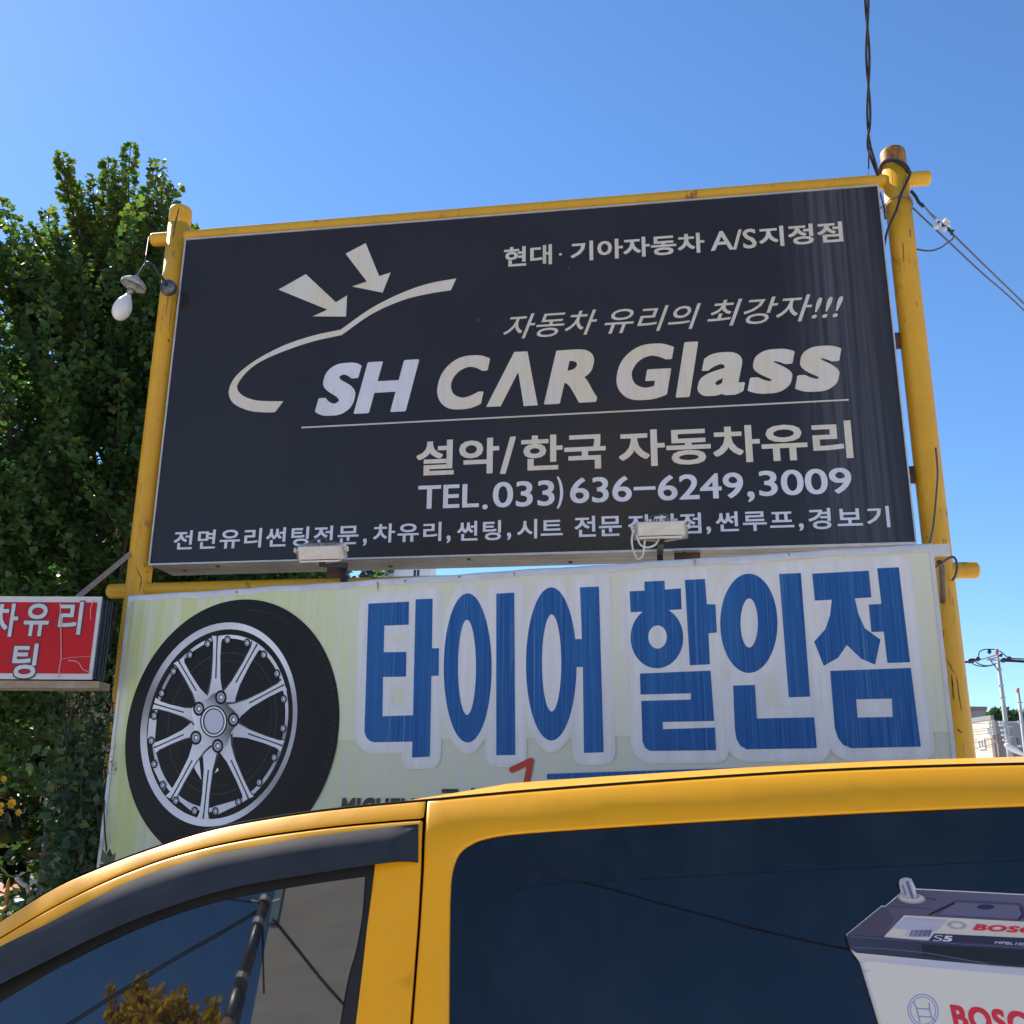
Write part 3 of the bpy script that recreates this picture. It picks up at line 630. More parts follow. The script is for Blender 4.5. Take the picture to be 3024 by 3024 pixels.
for k, tp in enumerate(tips):                          # ten spokes in five pairs
    tp = vec(tp); d = tp - HC; L_ = np.linalg.norm(d); d /= L_; q = np.array([-d[1], d[0]])
    prof = [(0.10, 88), (0.22, 70), (0.34, 44), (0.50, 28), (0.75, 23), (0.93, 26), (1.0, 38)]
    br = 0.72 + 0.28 * (0.5 + 0.5 * math.cos(math.atan2(d[1], d[0]) - 2.6))
    L1 = [tuple(HC + d * L_ * a + q * w_) for a, w_ in prof]; R1 = [tuple(HC + d * L_ * a - q * w_) for a, w_ in prof]
    lay([L1 + R1[::-1]], lambda p: tuple(x * (0.40 + 0.60 * br * min(1, np.linalg.norm(vec(p) - HC) / 230)) for x in SIL))
    Lg = [tuple(HC + d * L_ * a + q * (w_ * 0.16 + 2)) for a, w_ in prof[3:]]; Rg = [tuple(HC + d * L_ * a + q * (-w_ * 0.04 - 1)) for a, w_ in prof[3:]]
    lay([Lg + Rg[::-1]], (0.05, 0.052, 0.06))
    Le = [tuple(HC + d * L_ * a - q * (w_ * 0.76)) for a, w_ in prof[1:]]; Re = [tuple(HC + d * L_ * a - q * w_) for a, w_ in prof[1:]]
    lay([Le + Re[::-1]], MID)
lay([[tuple(HC + vec((125 * math.cos(t), 150 * math.sin(t))) * (1 + 0.10 * math.cos(5 * t + 0.6))) for t in np.linspace(0, 2 * math.pi, 50, endpoint=False)]],
    lambda p: tuple(x * (0.10 + 0.90 * max(0, min(1, 0.50 - (p[0] - HC[0]) / 150 + (p[1] - HC[1]) / 330))) for x in SIL))
def nut(c, r, s=1.25):
    lay([ell(c[0], c[1], r * 1.5, r * 1.5 * s, 18)], DK); lay([ell(c[0], c[1], r, r * s, 18)], (0.42, 0.43, 0.48)); lay([ell(c[0] + 1, c[1], r * 0.62, r * 0.62 * s, 14)], (0.05, 0.05, 0.055)); lay([ell(c[0] + 2, c[1], r * 0.42, r * 0.42 * s, 12)], SIL)
for c in lugs: nut(c, 22)
lay([ell(740, 832, 78, 92, 40)], DK); lay([ell(740, 832, 70, 84, 40)], SIL); lay([ell(740, 832, 62, 76, 40)], (0.06, 0.06, 0.07)); lay([ell(741, 832, 54, 68, 40)], (0.58, 0.60, 0.68))
for P in ([(372, 815), (415, 815), (405, 930), (362, 930)], [(392, 1092), (430, 1085), (478, 1195), (455, 1225)], [(515, 1262), (548, 1270), (650, 1325), (640, 1365)], [(722, 1330), (740, 1318), (905, 1270), (890, 1300), (760, 1365)]):
    lay([P], tuple(x * 0.85 for x in SIL))
for c in [(818, 368), (930, 385), (1025, 452), (1100, 560), (1138, 705), (1135, 872), (1085, 1038), (1000, 1180), (882, 1290), (750, 1345), (632, 1343), (525, 1285), (450, 1195), (400, 1075), (385, 943), (402, 800), (445, 672), (512, 547), (605, 453), (707, 390)]: nut(c, 13, 1.3)
wm.build('wheel_picture', M['print'], bn, label='printed picture of an alloy wheel in a black tyre')

# ================================================================== floodlights on arms
def floodlight(u, z, arm_u, arm_z0, label, tilt):
    w_ = 0.40; c = SF(u, z, w_); t = thing('floodlight', label, 'lamp', SF(arm_u, 3.07, PW), 'floodlights lighting the black sign')
    ca, sa = math.cos(tilt), math.sin(tilt); V = ca * SF.Z + sa * SF.N; N = -sa * SF.Z + ca * SF.N
    P = lambda a, b, cc: c + a * SF.U + b * V + cc * N
    mb = MB(); h = [(-0.120, -0.040), (0.120, -0.040), (0.122, 0.036), (-0.122, 0.036)]; hb = [(-0.138, -0.044), (0.138, -0.044), (0.138, 0.044), (-0.138, 0.044)]
    v = [P(a * 0.97, b * 0.93, 0.05) for a, b in h] + [P(a, b, 0.042) for a, b in h] + [P(a, b, -0.03) for a, b in hb] + [P(a, b, -0.04) for a, b in hb]
    f = [(0, 1, 2, 3)] + [(r * 4 + i, (r + 1) * 4 + i, (r + 1) * 4 + (i + 1) % 4, r * 4 + (i + 1) % 4) for r in range(3) for i in range(4)]
    mb.add(v, [q[::-1] for q in f[1:]] + [f[0]]); body = mb.build('housing', M['lampwhite'], t)
    mb = MB(); mb.add(*obox(P(0, 0, -0.044), (SF.U, V, N), (0.128, 0.036, 0.004))); mb.build('front_glass', M['pane'], t)
    for k in range(12):
        mb = MB(); mb.add(*obox(P(-0.075 + k * 0.0145, 0.044, 0.012), (SF.U, V, N), (0.0035, 0.008, 0.028))); mb.build('fin', M['lampgrey'], body)
    mb = MB(); mb.add(*obox(P(0, -0.049, 0.018), (SF.U, V, N), (0.115, 0.005, 0.03))); mb.build('lower_lip', M['lampwhite'], t)
    for s in (-1, 1):
        mb = MB(); mb.add(*lathe_straight(P(s * 0.134, 0.012, 0.0), s * SF.U, [(0.007, 0), (0.007, 0.012), (0.016, 0.013), (0.016, 0.024), (0.010, 0.026)], 12)); mb.build('knob', M['lampwhite'], t)
        mb = MB(); mb.add(*tube([P(s * 0.143, 0.012, 0), P(s * 0.143, -0.05, -0.006), P(s * 0.02, -0.066, -0.006)], 0.006, 6)); mb.build('yoke', M['lampgrey'], t)
    # steel arm: up from the beam, out towards the street
    a0, a1, a2 = SF(arm_u, 2.99, PW + 0.06), SF(arm_u, arm_z0, PW + 0.06), c - 0.07 * V
    mb = MB(); mb.add(*obox((vec(a0) + a1) / 2, (SF.U, SF.Z, SF.N), (0.017, (a1[2] - a0[2]) / 2 + 0.015, 0.017))); mb.build('arm', M['darksteel'], t)
    d = a2 - a1; L_ = np.linalg.norm(d); d = d / L_; sd_ = unit(np.cross(d, SF.Z)); nn = np.cross(sd_, d)
    mb = MB(); mb.add(*obox((a1 + a2) / 2, (d, sd_, nn), (L_ / 2, 0.017, 0.016))); mb.build('arm', M['darksteel'], t)
    mb = MB(); mb.add(*tube(spline([P(-0.06, 0.058, 0.03), P(-0.02, 0.07, 0.03), P(0.03, 0.078, 0.025), P(0.045, 0.066, 0.02), P(0.03, 0.055, 0.015)], 5), 0.005, 6), smooth=True); mb.build('cable', M['cable_grey'], t)
    return t, P
u1, v1 = SF.uv(942, 1624, 0.44); ua, _ = SF.uv(1017, 1690, PW + 0.06)
fl1, P1 = floodlight(u1, v1, ua, 3.14, 'aged white floodlight on a bent dark arm at the left under 썬팅전문', 0.35)
u2, v2 = SF.uv(1950, 1556, 0.44); ub, _ = SF.uv(1949, 1640, PW + 0.06)
fl2, P2 = floodlight(u2, v2, ub, 3.155, 'aged white floodlight with dangling cable near the sign centre right', 0.18)
for pts in ([(-0.14, 0.0, 0.03), (-0.155, -0.05, 0.03), (-0.15, -0.11, 0.03), (-0.128, -0.16, 0.02), (-0.10, -0.14, 0.02), (-0.085, -0.06, 0.02)], [(-0.13, -0.03, 0.03), (-0.11, -0.085, 0.03), (-0.07, -0.10, 0.02), (-0.03, -0.085, 0.01), (-0.01, -0.055, 0.0)]):
    mb = MB(); mb.add(*tube(spline([P2(*p) for p in pts], 6), 0.0055, 6), smooth=True); mb.build('cable', M['lampwhite'], fl2)

# ================================================================== bare bulb lamp on the left post
lb = thing('bulb_lamp', 'bare frosted bulb under a grey cap on a bent arm fixed to the left post', 'lamp', atY(494.6, 847, 6.1))
Bp = lambda x, y, Y=6.02: atY(*ZB(x, y), Y)
dc = Bp(1175, 890, 6.10); dn = unit(vec((-0.15, -1, -0.05)))
mb = MB(); mb.add(*lathe_straight(dc - dn * 0.03, dn, [(0.054, 0), (0.055, 0.03), (0.052, 0.038), (0.036, 0.042), (0.03, 0.050), (0.012, 0.052)], 28), smooth=True); mb.build('wall_plate', M['castiron'], lb)
mb = MB(); mb.add(*tube(spline([dc + dn * 0.012, Bp(1130, 800, 6.06), Bp(1040, 680, 6.04), Bp(950, 545, 6.02), Bp(890, 480, 6.0), Bp(840, 458, 6.0), Bp(790, 490, 6.0), Bp(730, 575, 6.0), Bp(640, 722, 6.0)], 5), 0.0115, 10), smooth=True); mb.build('arm', M['lampblack'], lb)
top = Bp(625, 735, 6.0); tip = Bp(300, 1420, 5.99); ax = unit(tip - top)
mb = MB(); mb.add(*lathe_straight(top, ax, [(0.016, -0.012), (0.017, 0.0), (0.03, 0.004), (0.05, 0.012), (0.077, 0.036), (0.083, 0.042), (0.083, 0.062), (0.080, 0.062), (0.076, 0.048), (0.04, 0.030), (0.036, 0.030)], 28), smooth=False); cp = mb.build('lamp_cap', M['capgrey'], lb)
mb = MB(); mb.add(*lathe_straight(top + ax * 0.02, ax, [(0.034, 0.0), (0.034, 0.062), (0.030, 0.066)], 24), smooth=True); mb.build('socket', M['capgrey'], cp)
bl_ = np.linalg.norm(tip - top)
mb = MB(); mb.add(*lathe_straight(top + ax * 0.082, ax, [(0.021, 0), (0.021, 0.03), (0.019, 0.035)], 20), smooth=True); mb.build('bulb_base', M['brass'], lb)
pr = [(0.019, 0.108), (0.022, 0.120), (0.030, 0.132), (0.043, 0.150), (0.054, 0.172), (0.059, 0.195), (0.057, 0.220), (0.048, 0.243), (0.032, 0.260), (0.014, 0.268), (0.002, 0.270)]
mb = MB(); mb.add(*lathe_straight(top, ax, [(r, h * bl_ / 0.25) for r, h in pr], 28), smooth=True); mb.build('bulb', M['bulb'], lb)
mb = MB(); mb.add(*tube([atY(439, 700, 6.2), Bp(790, 330, 6.02), Bp(760, 480, 6.0)], 0.003, 5)); mb.build('thin_wire', M['wire'], lb)

# ================================================================== red sign at the left edge
RF = Frame(atY(*ZR(968, 522), 5.75), 1.5); RZ = RF.P[2]; RF.P[2] = 0
rb = RF.uv(*ZR(880, 1310))[1]; RL0 = -1.35
rs = thing('red_sign_box', 'red and white box sign with cracked face at the left edge of the view', 'sign', RF(RL0 / 2, rb, 0))
mb = MB(); mb.add(*obox(RF(RL0 / 2, (RZ + rb) / 2, -0.008), (RF.U, RF.Z, RF.N), (-RL0 / 2, (RZ - rb) / 2, 0.008))); mb.build('face_frame', M['redwhite'], rs)
mb = MB(); mb.add(*obox(RF(RL0 / 2 - 0.0, (RZ + rb) / 2 - 0.005, -0.075), (RF.U, RF.Z, RF.N), (-RL0 / 2 + 0.012, (RZ - rb) / 2 - 0.012, 0.058))); mb.build('box_body', M['darkbox'], rs)
for k in range(3):
    mb = MB(); mb.add(*obox(RF(0.016, (RZ + rb) / 2, -0.04 - 0.034 * k), (RF.U, RF.Z, RF.N), (0.006, (RZ - rb) / 2 - 0.014, 0.009))); mb.build('side_rib', M['darkbox'], rs)
mb = MB(); mb.add([RF(RL0 + 0.03, rb + 0.032, 0.002), RF(-0.02, rb + 0.032, 0.002), RF(-0.02, RZ - 0.034, 0.002), RF(RL0 + 0.03, RZ - 0.034, 0.002)], [(0, 1, 2, 3)]); mb.build('face_panel', M['red'], rs)
ruv = lambda x, y: RF.uv(*ZR(x, y))
mo, mw = MB(), MB()
for body, bl, tr in (('차', (-105, 905), (200, 588)), ('유', (210, 900), (495, 588)), ('리', (540, 886), (806, 570)), ('팅', (95, 1300), (378, 968))):
    mo, mw = MB(), MB(); text_on(mo, RF, body, ruv(*bl), ruv(*tr), 0.004, 0.046, grow=0.006); text_on(mw, RF, body, ruv(*bl), ruv(*tr), 0.0055, 0.020, grow=-0.001); mo.build('letter_outline', M['navy'], rs); mw.build('lettering', M['redwhite'], rs)
mb = MB()
for P, r in (([(578, 575), (583, 800), (586, 960), (587, 1110), (572, 1200), (560, 1290)], 5), ([(895, 560), (875, 610), (865, 665), (868, 740)], 4), ([(660, 1130), (720, 1135), (760, 1160), (790, 1212), (860, 1245)], 4.5), ([(590, 1115), (700, 1100), (870, 1090)], 2)):
    sheet(mb, RF, [[ruv(*p) for p in stroke(P, r)]], 0.0075)
mb.build('crack', M['crack'], rs)
mb = MB(); mb.add(*obox(RF(RL0 / 2 + 0.01, rb - 0.028, -0.08), (RF.U, RF.Z, RF.N), (-RL0 / 2 + 0.035, 0.020, 0.075))); mb.build('support_bar', M['tan'], rs)
a, b = atY(*ZR(735, 530), 5.87), atY(*ZR(1262, 95), 6.26); d = unit(b - a); sd_ = unit(np.cross(d, (0, -1, 0)))
mb = MB(); mb.add(*obox((a + b) / 2, (d, sd_, np.cross(d, sd_)), (np.linalg.norm(b - a) / 2, 0.016, 0.004))); mb.build('brace', M['tan'], rs)

# paint chips and rust scratches on the two posts
M['chip'] = simple('rusty_paint_chip', (0.10, 0.055, 0.025), 0.8, var=0.5, s=60)
M['chip2'] = simple('grey_paint_scuff', (0.22, 0.16, 0.07), 0.7, var=0.5, s=60)
ZPc = zmap(2500, 350, 3.2195); ZQc = zmap(2600, 1500, 2.415)
def on_post(px, py, ax, r):
    d = ray(px, py); a = d[0] ** 2 + d[1] ** 2; ox, oy = CAM[0] - ax[0], CAM[1] - ax[1]; b = 2 * (d[0] * ox + d[1] * oy); c = ox * ox + oy * oy - r * r; D = b * b - 4 * a * c
    return None if D < 0 else CAM + d * ((-b - math.sqrt(D)) / (2 * a))
def chips(lst, zm, ax, parent, sc):
    for P, wd, mt in lst:
        pts = [vec(zm(*p)) for p in spline(P, 3)] if len(P) > 2 else [vec(zm(*p)) for p in P]; v = []; n_ = len(pts)
        for i, p in enumerate(pts):
            d = unit(pts[min(i + 1, n_ - 1)] - pts[max(i - 1, 0)]); q = np.array([-d[1], d[0]]) * wd / sc * (0.35 + 0.65 * math.sin(math.pi * (i + 0.6) / (n_ + 0.2))) * RNG.uniform(0.7, 1.2)
            for s_ in (1, -1):
                h = on_post(*(p + s_ * q), ax, 0.0778)
                if h is not None: v.append(h)
        if len(v) == 2 * n_:
            mb = MB(); mb.add(v, [(2 * i, 2 * i + 1, 2 * i + 3, 2 * i + 2) for i in range(n_ - 1)]); mb.build('paint_chip', M[mt], parent)
axr, axl = SF(UR, 0, PW), SF(UL, 0, PW)
chips([([(535, 1170), (540, 1260), (545, 1370)], 5, 'chip'), ([(600, 1050), (605, 1090), (610, 1130)], 8, 'chip2'), ([(485, 1570), (480, 1630), (465, 1680)], 3, 'chip2'), ([(500, 1570), (520, 1600), (550, 1620)], 3, 'chip2'),
       ([(430, 1230), (465, 1185)], 3, 'chip2'), ([(660, 1740), (675, 1780)], 5, 'chip2'), ([(485, 870), (490, 890)], 5, 'chip'), ([(600, 880), (602, 895)], 4, 'chip'), ([(545, 1910), (560, 1925)], 5, 'chip'), ([(430, 480), (440, 620)], 3, 'chip2'), ([(540, 560), (545, 640)], 4, 'chip2')], ZPc, axr, posts['r'], 3.2195)
chips([([(447, 215), (455, 310)], 3, 'chip2'), ([(465, 220), (470, 280)], 2.5, 'chip2'), ([(452, 530), (445, 570), (460, 595)], 3, 'chip'), ([(487, 560), (493, 620), (500, 700)], 2.5, 'chip2'), ([(515, 640), (522, 700)], 2.5, 'chip2'), ([(452, 870), (450, 920)], 4, 'chip'),
       ([(470, 1080), (495, 1115), (510, 1150), (535, 1180)], 4, 'chip'), ([(508, 1190), (513, 1250), (518, 1310), (523, 1370)], 6, 'chip'), ([(543, 1195), (552, 1260), (560, 1330), (577, 1440)], 4, 'chip'), ([(550, 1575), (565, 1592), (585, 1605)], 5, 'chip'), ([(330, 200), (338, 215)], 5, 'chip2'), ([(432, 460), (438, 470)], 4, 'chip')], ZQc, axr, posts['r'], 2.415)
chips([([(1298, 240), (1320, 300), (1345, 350), (1335, 420), (1325, 470)], 5, 'chip'), ([(1395, 480), (1400, 420), (1430, 375)], 3, 'chip'), ([(1380, 295), (1400, 285), (1420, 270)], 3, 'chip'), ([(1365, 205), (1380, 240)], 4, 'chip')], ZR, axl, posts['l'], 3.22)
chips([([(402, 60), (392, 100), (382, 140), (372, 205)], 4, 'chip'), ([(372, 150), (375, 180), (368, 210)], 5, 'chip2'), ([(372, 520), (360, 600), (350, 700)], 2.5, 'chip2'), ([(345, 520), (338, 570), (330, 620)], 2.5, 'chip2'), ([(400, 480), (390, 560)], 3, 'chip2'), ([(345, 740), (352, 755)], 4, 'chip'), ([(310, 625), (316, 640)], 4, 'chip2')], Z3, axl, posts['l'], 1.756)

# ================================================================== yellow van
V1 = zmap(0, 2200, 1.48615); V2 = zmap(1200, 2200, 1.05921); VB = zmap(2400, 2500, 3.0962)
TUM = math.tan(rad(18.0)); YC = 2.83
ZE_X, ZE_Z = None, None
def ybase(x, z):
    y = 1.93 + max(0.0, z - 1.15) * TUM
    if z < 1.0: y += 0.04 * (1.0 - z) ** 2
    if x < -0.2: y += 0.08 * (x + 0.2) ** 2
    return y
def ys(x, z):
    y = ybase(x, z)
    if ZE_X is not None:
        d = np.interp(x, ZE_X, ZE_Z) - z
        if d < 0.10: y += 0.05 * ((0.10 - max(d, -0.02)) / 0.10) ** 2
    return y
def unp(px, py, off=0.0, fn=None):
    fn = fn or ys; y = 2.05
    for _ in range(14):
        p = atY(px, py, y); y = 0.5 * y + 0.5 * (fn(p[0], p[2]) - off)
    return atY(px, py, y)
def xz(px, py, off=0.0): p = unp(px, py, off); return (p[0], p[2])
edge_px = [V1(*p) for p in [(-150, 872), (0, 770), (100, 706), (200, 645), (300, 592), (430, 537), (560, 486), (700, 437), (850, 388), (1000, 350), (1200, 314), (1400, 285), (1600, 263), (1870, 238)]] + \
          [V2(*p) for p in [(200, 156), (400, 138), (700, 115), (1000, 94), (1300, 76), (1600, 64), (1932, 55)]]
ep = [unp(*p, fn=lambda x, z: ybase(x, z) + 0.05) for p in edge_px]
ex = [-1.75, -1.55, -1.35] + [p[0] for p in ep] + [1.5, 2.0, 2.45, 2.6]
l_ = ep[0]; ez = [1.03, 1.17, 1.30] + [p[2] for p in ep] + [ep[-1][2] + 0.012, ep[-1][2] + 0.014, ep[-1][2] - 0.005, ep[-1][2] - 0.05]
k_ = [i for i in range(len(ex)) if i < 3 and ex[i] < ep[0][0] - 0.05 or i >= 3]
ex = [ex[i] for i in k_]; ez = [ez[i] for i in k_]
_sp = spline(list(zip(ex, ez)), 6); ZE_X = np.array([p[0] for p in _sp]); ZE_Z = np.array([p[1] for p in _sp])
edge_z = lambda x: float(np.interp(x, ZE_X, ZE_Z))
van = thing('yellow_van', 'bright yellow van with dark tinted windows and a charcoal window visor, parked before the signs', 'van', (0.1, YC, 0))

def inpoly(P, x, y):
    P = np.asarray(P); n = len(P); r = np.zeros(np.shape(x), bool); j = n - 1
    for i in range(n):
        c = ((P[i, 1] > y) != (P[j, 1] > y)) & (x < (P[j, 0] - P[i, 0]) * (y - P[i, 1]) / (P[j, 1] - P[i, 1] + 1e-15) + P[i, 0]); r ^= c; j = i
    return r
def dens(P, step=0.02):
    out = []
    for i in range(len(P)):
        a, b = vec(P[i]), vec(P[(i + 1) % len(P)]); n = max(1, int(np.linalg.norm(b - a) / step))
        out += [tuple(a + (b - a) * k / n) for k in range(n)]
    return out
def area2(P): return sum(P[i][0] * P[(i + 1) % len(P)][1] - P[(i + 1) % len(P)][0] * P[i][1] for i in range(len(P)))
def inset(P, d):                                            # d > 0 moves to the left of travel (inwards for a CCW outline)
    out = []; n = len(P)
    for i in range(n):
        a, b, c = vec(P[i - 1]), vec(P[i]), vec(P[(i + 1) % n]); t1, t2 = unit(b - a), unit(c - b)
        n1, n2 = np.array([-t1[1], t1[0]]), np.array([-t2[1], t2[0]]); m_ = unit(n1 + n2); k = 1.0 / max(0.5, m_ @ n1)
        out.append(tuple(b + m_ * d * k))
    return out
def panel(name, outer, holes, mat, parent, off=0.0, thick=0.02, edge=0.006, step=0.035, mirror=False, label=None):
    outer = dens(outer if area2(outer) > 0 else outer[::-1]); holes = [dens(h if area2(h) < 0 else h[::-1]) for h in holes]
    loops = [outer] + holes; ins = [inset(L_, edge) for L_ in loops] if edge else loops
    pts = [p for L_ in ins for p in L_]; ed = []; b = 0
    for L_ in ins:
        n = len(L_); ed += [(b + i, b + (i + 1) % n) for i in range(n)]; b += n
    o_ = np.array(ins[0]); gx_, gz_ = np.meshgrid(np.arange(o_[:, 0].min(), o_[:, 0].max(), step), np.arange(o_[:, 1].min(), o_[:, 1].max(), step))
    gx_, gz_ = gx_.ravel(), gz_.ravel(); ok = inpoly(ins[0], gx_, gz_)
    for h in ins[1:]: ok &= ~inpoly(h, gx_, gz_)
    gp = np.stack([gx_[ok], gz_[ok]], 1); bp = np.array(pts)
    if len(gp):
        dmin = np.min(((gp[:, None, :] - bp[None, :, :]) ** 2).sum(2), 1); gp = gp[dmin > (0.45 * step) ** 2]
    allp = [Vector(p) for p in pts] + [Vector(p) for p in gp]
    r = delaunay_2d_cdt(allp, ed, [], 0, 1e-6); rv = np.array([tuple(p) for p in r[0]]); tr = np.array(r[2])
    c = rv[tr].mean(1); ok = inpoly(ins[0], c[:, 0], c[:, 1])
    for h in ins[1:]: ok &= ~inpoly(h, c[:, 0], c[:, 1])
    sgn = -1.0
    fy = (lambda y: 2 * YC - y) if mirror else (lambda y: y)
    P3 = lambda p, o: (p[0], fy(ys(p[0], p[1]) - o), p[1])
    mb = MB(); f = [tuple(t) for t in tr[ok]]
    if mirror: f = [t[::-1] for t in f]
    mb.add([P3(p, off) for p in rv], f, smooth=True)
    if edge:
        for L_ in loops:
            n = len(L_); levels = [(edge, 0), (edge * 0.45, edge * 0.18), (edge * 0.1, edge * 0.55), (0, edge * 1.2), (0, thick)]
            vv = []
            for d_, dep in levels: vv += [P3(p, off - dep) for p in inset(L_, d_)]
            ff = [(k * n + i, (k + 1) * n + i, (k + 1) * n + (i + 1) % n, k * n + (i + 1) % n) for k in range(len(levels) - 1) for i in range(n)]
            if mirror: ff = [q[::-1] for q in ff]
            mb.add(vv, ff, smooth=True)
    o = mb.build(name, mat, parent)
    if label: o['label'] = label
    bm = bmesh.new(); bm.from_mesh(o.data); bmesh.ops.remove_doubles(bm, verts=bm.verts, dist=1e-5); bm.to_mesh(o.data); bm.free()
    return o

seam = [V1(*p) for p in [(-700, 1262), (-500, 1138), (-250, 992), (0, 850), (100, 790), (300, 680), (500, 587), (700, 511), (900, 455), (1100, 414), (1300, 384), (1500, 360), (1700, 342), (1842, 331)]]
seam_xz = [tuple(p) for p in spline([xz(*p) for p in seam], 4)]
gapL = [xz(*V1(*p)) for p in [(1854, 336), (1846, 560), (1832, 800), (1799, 1225), (1765, 1640)]]
gapR = [xz(*V1(*p)) for p in [(1875, 244), (1868, 335), (1858, 560), (1843, 800), (1810, 1225), (1776, 1640)]]
gl_b = (gapL[-1][0] - 0.03, 0.42); gr_b = (gapL[-1][0] - 0.022, 0.42)
crease_px = [(-700, 1430), (-400, 1230), (-200, 1110), (0, 1005), (200, 890), (400, 770), (600, 680), (800, 602), (1000, 550), (1300, 490), (1600, 445)]
BELT = 1.13
seal_o = [tuple(p) for p in spline([xz(*V1(*p)) for p in crease_px], 4)] + [xz(*V1(*p)) for p in [(1645, 455), (1645, 520), (1630, 650), (1610, 800), (1590, 980), (1560, 1225), (1530, 1500)]]
seal_o = seal_o + [(seal_o[-1][0] - 0.012, BELT), (seal_o[0][0] - 0.02, BELT)]
glass_o = [tuple(p) for p in spline([xz(*V1(*p)) for p in [(-650, 1510), (-400, 1370), (-200, 1250), (0, 1130), (200, 1010), (400, 900), (600, 810), (800, 735), (1000, 680), (1200, 640), (1400, 607), (1600, 580)]], 4)] + \
          [tuple(p) for p in spline([xz(*V1(*p)) for p in [(1600, 580), (1592, 700), (1580, 800), (1556, 920), (1527, 1020), (1490, 1225), (1450, 1500)]], 3)][1:]
glass_o = glass_o + [(glass_o[-1][0] - 0.012, BELT + 0.01), (glass_o[0][0] - 0.01, BELT + 0.01)]
hole2 = [V2(*p) for p in [(135, 950), (134, 873), (136, 600), (138, 480), (145, 400), (165, 345), (200, 315), (250, 295), (350, 280), (600, 262), (1000, 237), (1500, 211), (1932, 193), (2300, 182), (2370, 190), (2405, 215), (2425, 260), (2430, 330), (2440, 950)]]
hole2 = [tuple(p) for p in spline([xz(*p) for p in hole2], 5)]; hole2 = hole2 + [(hole2[-1][0] - 0.01, BELT + 0.05), (hole2[-1][0] - 0.05, BELT), (hole2[0][0] + 0.06, BELT), (hole2[0][0] + 0.01, BELT + 0.05)]
hole3 = [(1.62, BELT), (2.30, BELT + 0.02), (2.36, BELT + 0.08), (2.34, 1.64), (2.27, 1.70), (1.66, 1.71), (1.60, 1.66), (1.57, BELT + 0.05)]
def arch(xc, r, n=14, z0=0.36): return [(xc + r * math.cos(t), z0 + r * math.sin(t)) for t in np.linspace(0, math.pi, n)]
FA, RA = -1.85, 1.70
xs_r = [x for x in ZE_X if gapR[0][0] + 0.02 < x < 2.6]
rear_o = [gapR[0]] + [(x, edge_z(x) - 0.004) for x in xs_r] + [(2.6, 1.72), (2.64, 1.3), (2.64, 0.42)] + arch(RA, 0.37, z0=0.42) + [gr_b] + gapR[::-1][:-1]
xs_f = [x for x in ZE_X if x < gapR[0][0] - 0.015]
rail_o = [(x, edge_z(x) - 0.004) for x in xs_f] + [(gapL[0][0] + 0.002, edge_z(gapL[0][0]) - 0.004), (gapL[0][0] + 0.001, seam_xz[-1][1] + 0.006)] + [(p[0], p[1] + 0.0035) for p in seam_xz[::-1]] + [(-1.62, 1.05)]
door_o = seam_xz + gapL + [gl_b, (-1.27, 0.42), (-1.33, 0.9), (-1.50, 1.06), (seam_xz[0][0] - 0.02, 1.14)]
fend_o = [(-1.76, 1.04), (-1.52, 1.05), (-1.345, 0.895), (-1.285, 0.42)] + arch(FA, 0.37, z0=0.42) + [(-2.50, 0.42), (-2.56, 0.62), (-2.50, 0.83), (-2.32, 0.95), (-2.0, 1.02)]
inner_o = [(x, edge_z(x) - 0.012) for x in ZE_X[::3]] + [(2.58, 1.7), (2.61, 0.44), (-2.5, 0.44), (-2.5, 0.8), (-2.0, 0.99), (-1.74, 1.02)]
for mir in (False, True):
    st = 0.032 if not mir else 0.08
    kw = dict(mirror=mir, step=st)
    panel('inner_shell', inner_o, [], M['inner'], van, off=-0.03, edge=0, mirror=mir, step=0.06)
    rp = panel('side_panel', rear_o, [hole2, hole3], M['van'], van, edge=0.007, **kw)
    panel('roof_rail', rail_o, [], M['van'], van, edge=0.004, **kw)
    dr = panel('front_door', door_o, [seal_o], M['van'], van, edge=0.004, **kw)
    panel('fender', fend_o, [], M['van'], van, edge=0.005, **kw)
    panel('window_seal', seal_o, [], M['seal'], dr, off=-0.010, edge=0, **kw)
    panel('window_glass', glass_o, [], M['glass'], dr, off=-0.006, edge=0, mirror=mir, step=0.025)
    panel('window_glass', hole2, [], M['glass_rear'], rp, off=-0.008, edge=0, mirror=mir, step=0.03)
    panel('window_glass', hole3, [], M['glass_rear'], rp, off=-0.008, edge=0, **kw)
# printed black border inside the big side window
fr_in = [V2(*p) for p in [(312, 900), (312, 560), (318, 500), (340, 460), (390, 440), (600, 428), (1000, 405), (1500, 381), (1932, 362), (2250, 350), (2260, 900)]]
fr_in = [xz(*p) for p in fr_in] ; fr_in = fr_in + [(fr_in[-1][0], BELT + 0.09), (fr_in[0][0], BELT + 0.09)]
M['frit'] = tinted('black_window_border', 1.55, 0.03, (0.006, 0.008, 0.008))
panel('window_border', inset(dens(hole2 if area2(hole2) > 0 else hole2[::-1], 0.03), 0.004), [fr_in], M['frit'], van, off=-0.0065, edge=0, step=0.05)

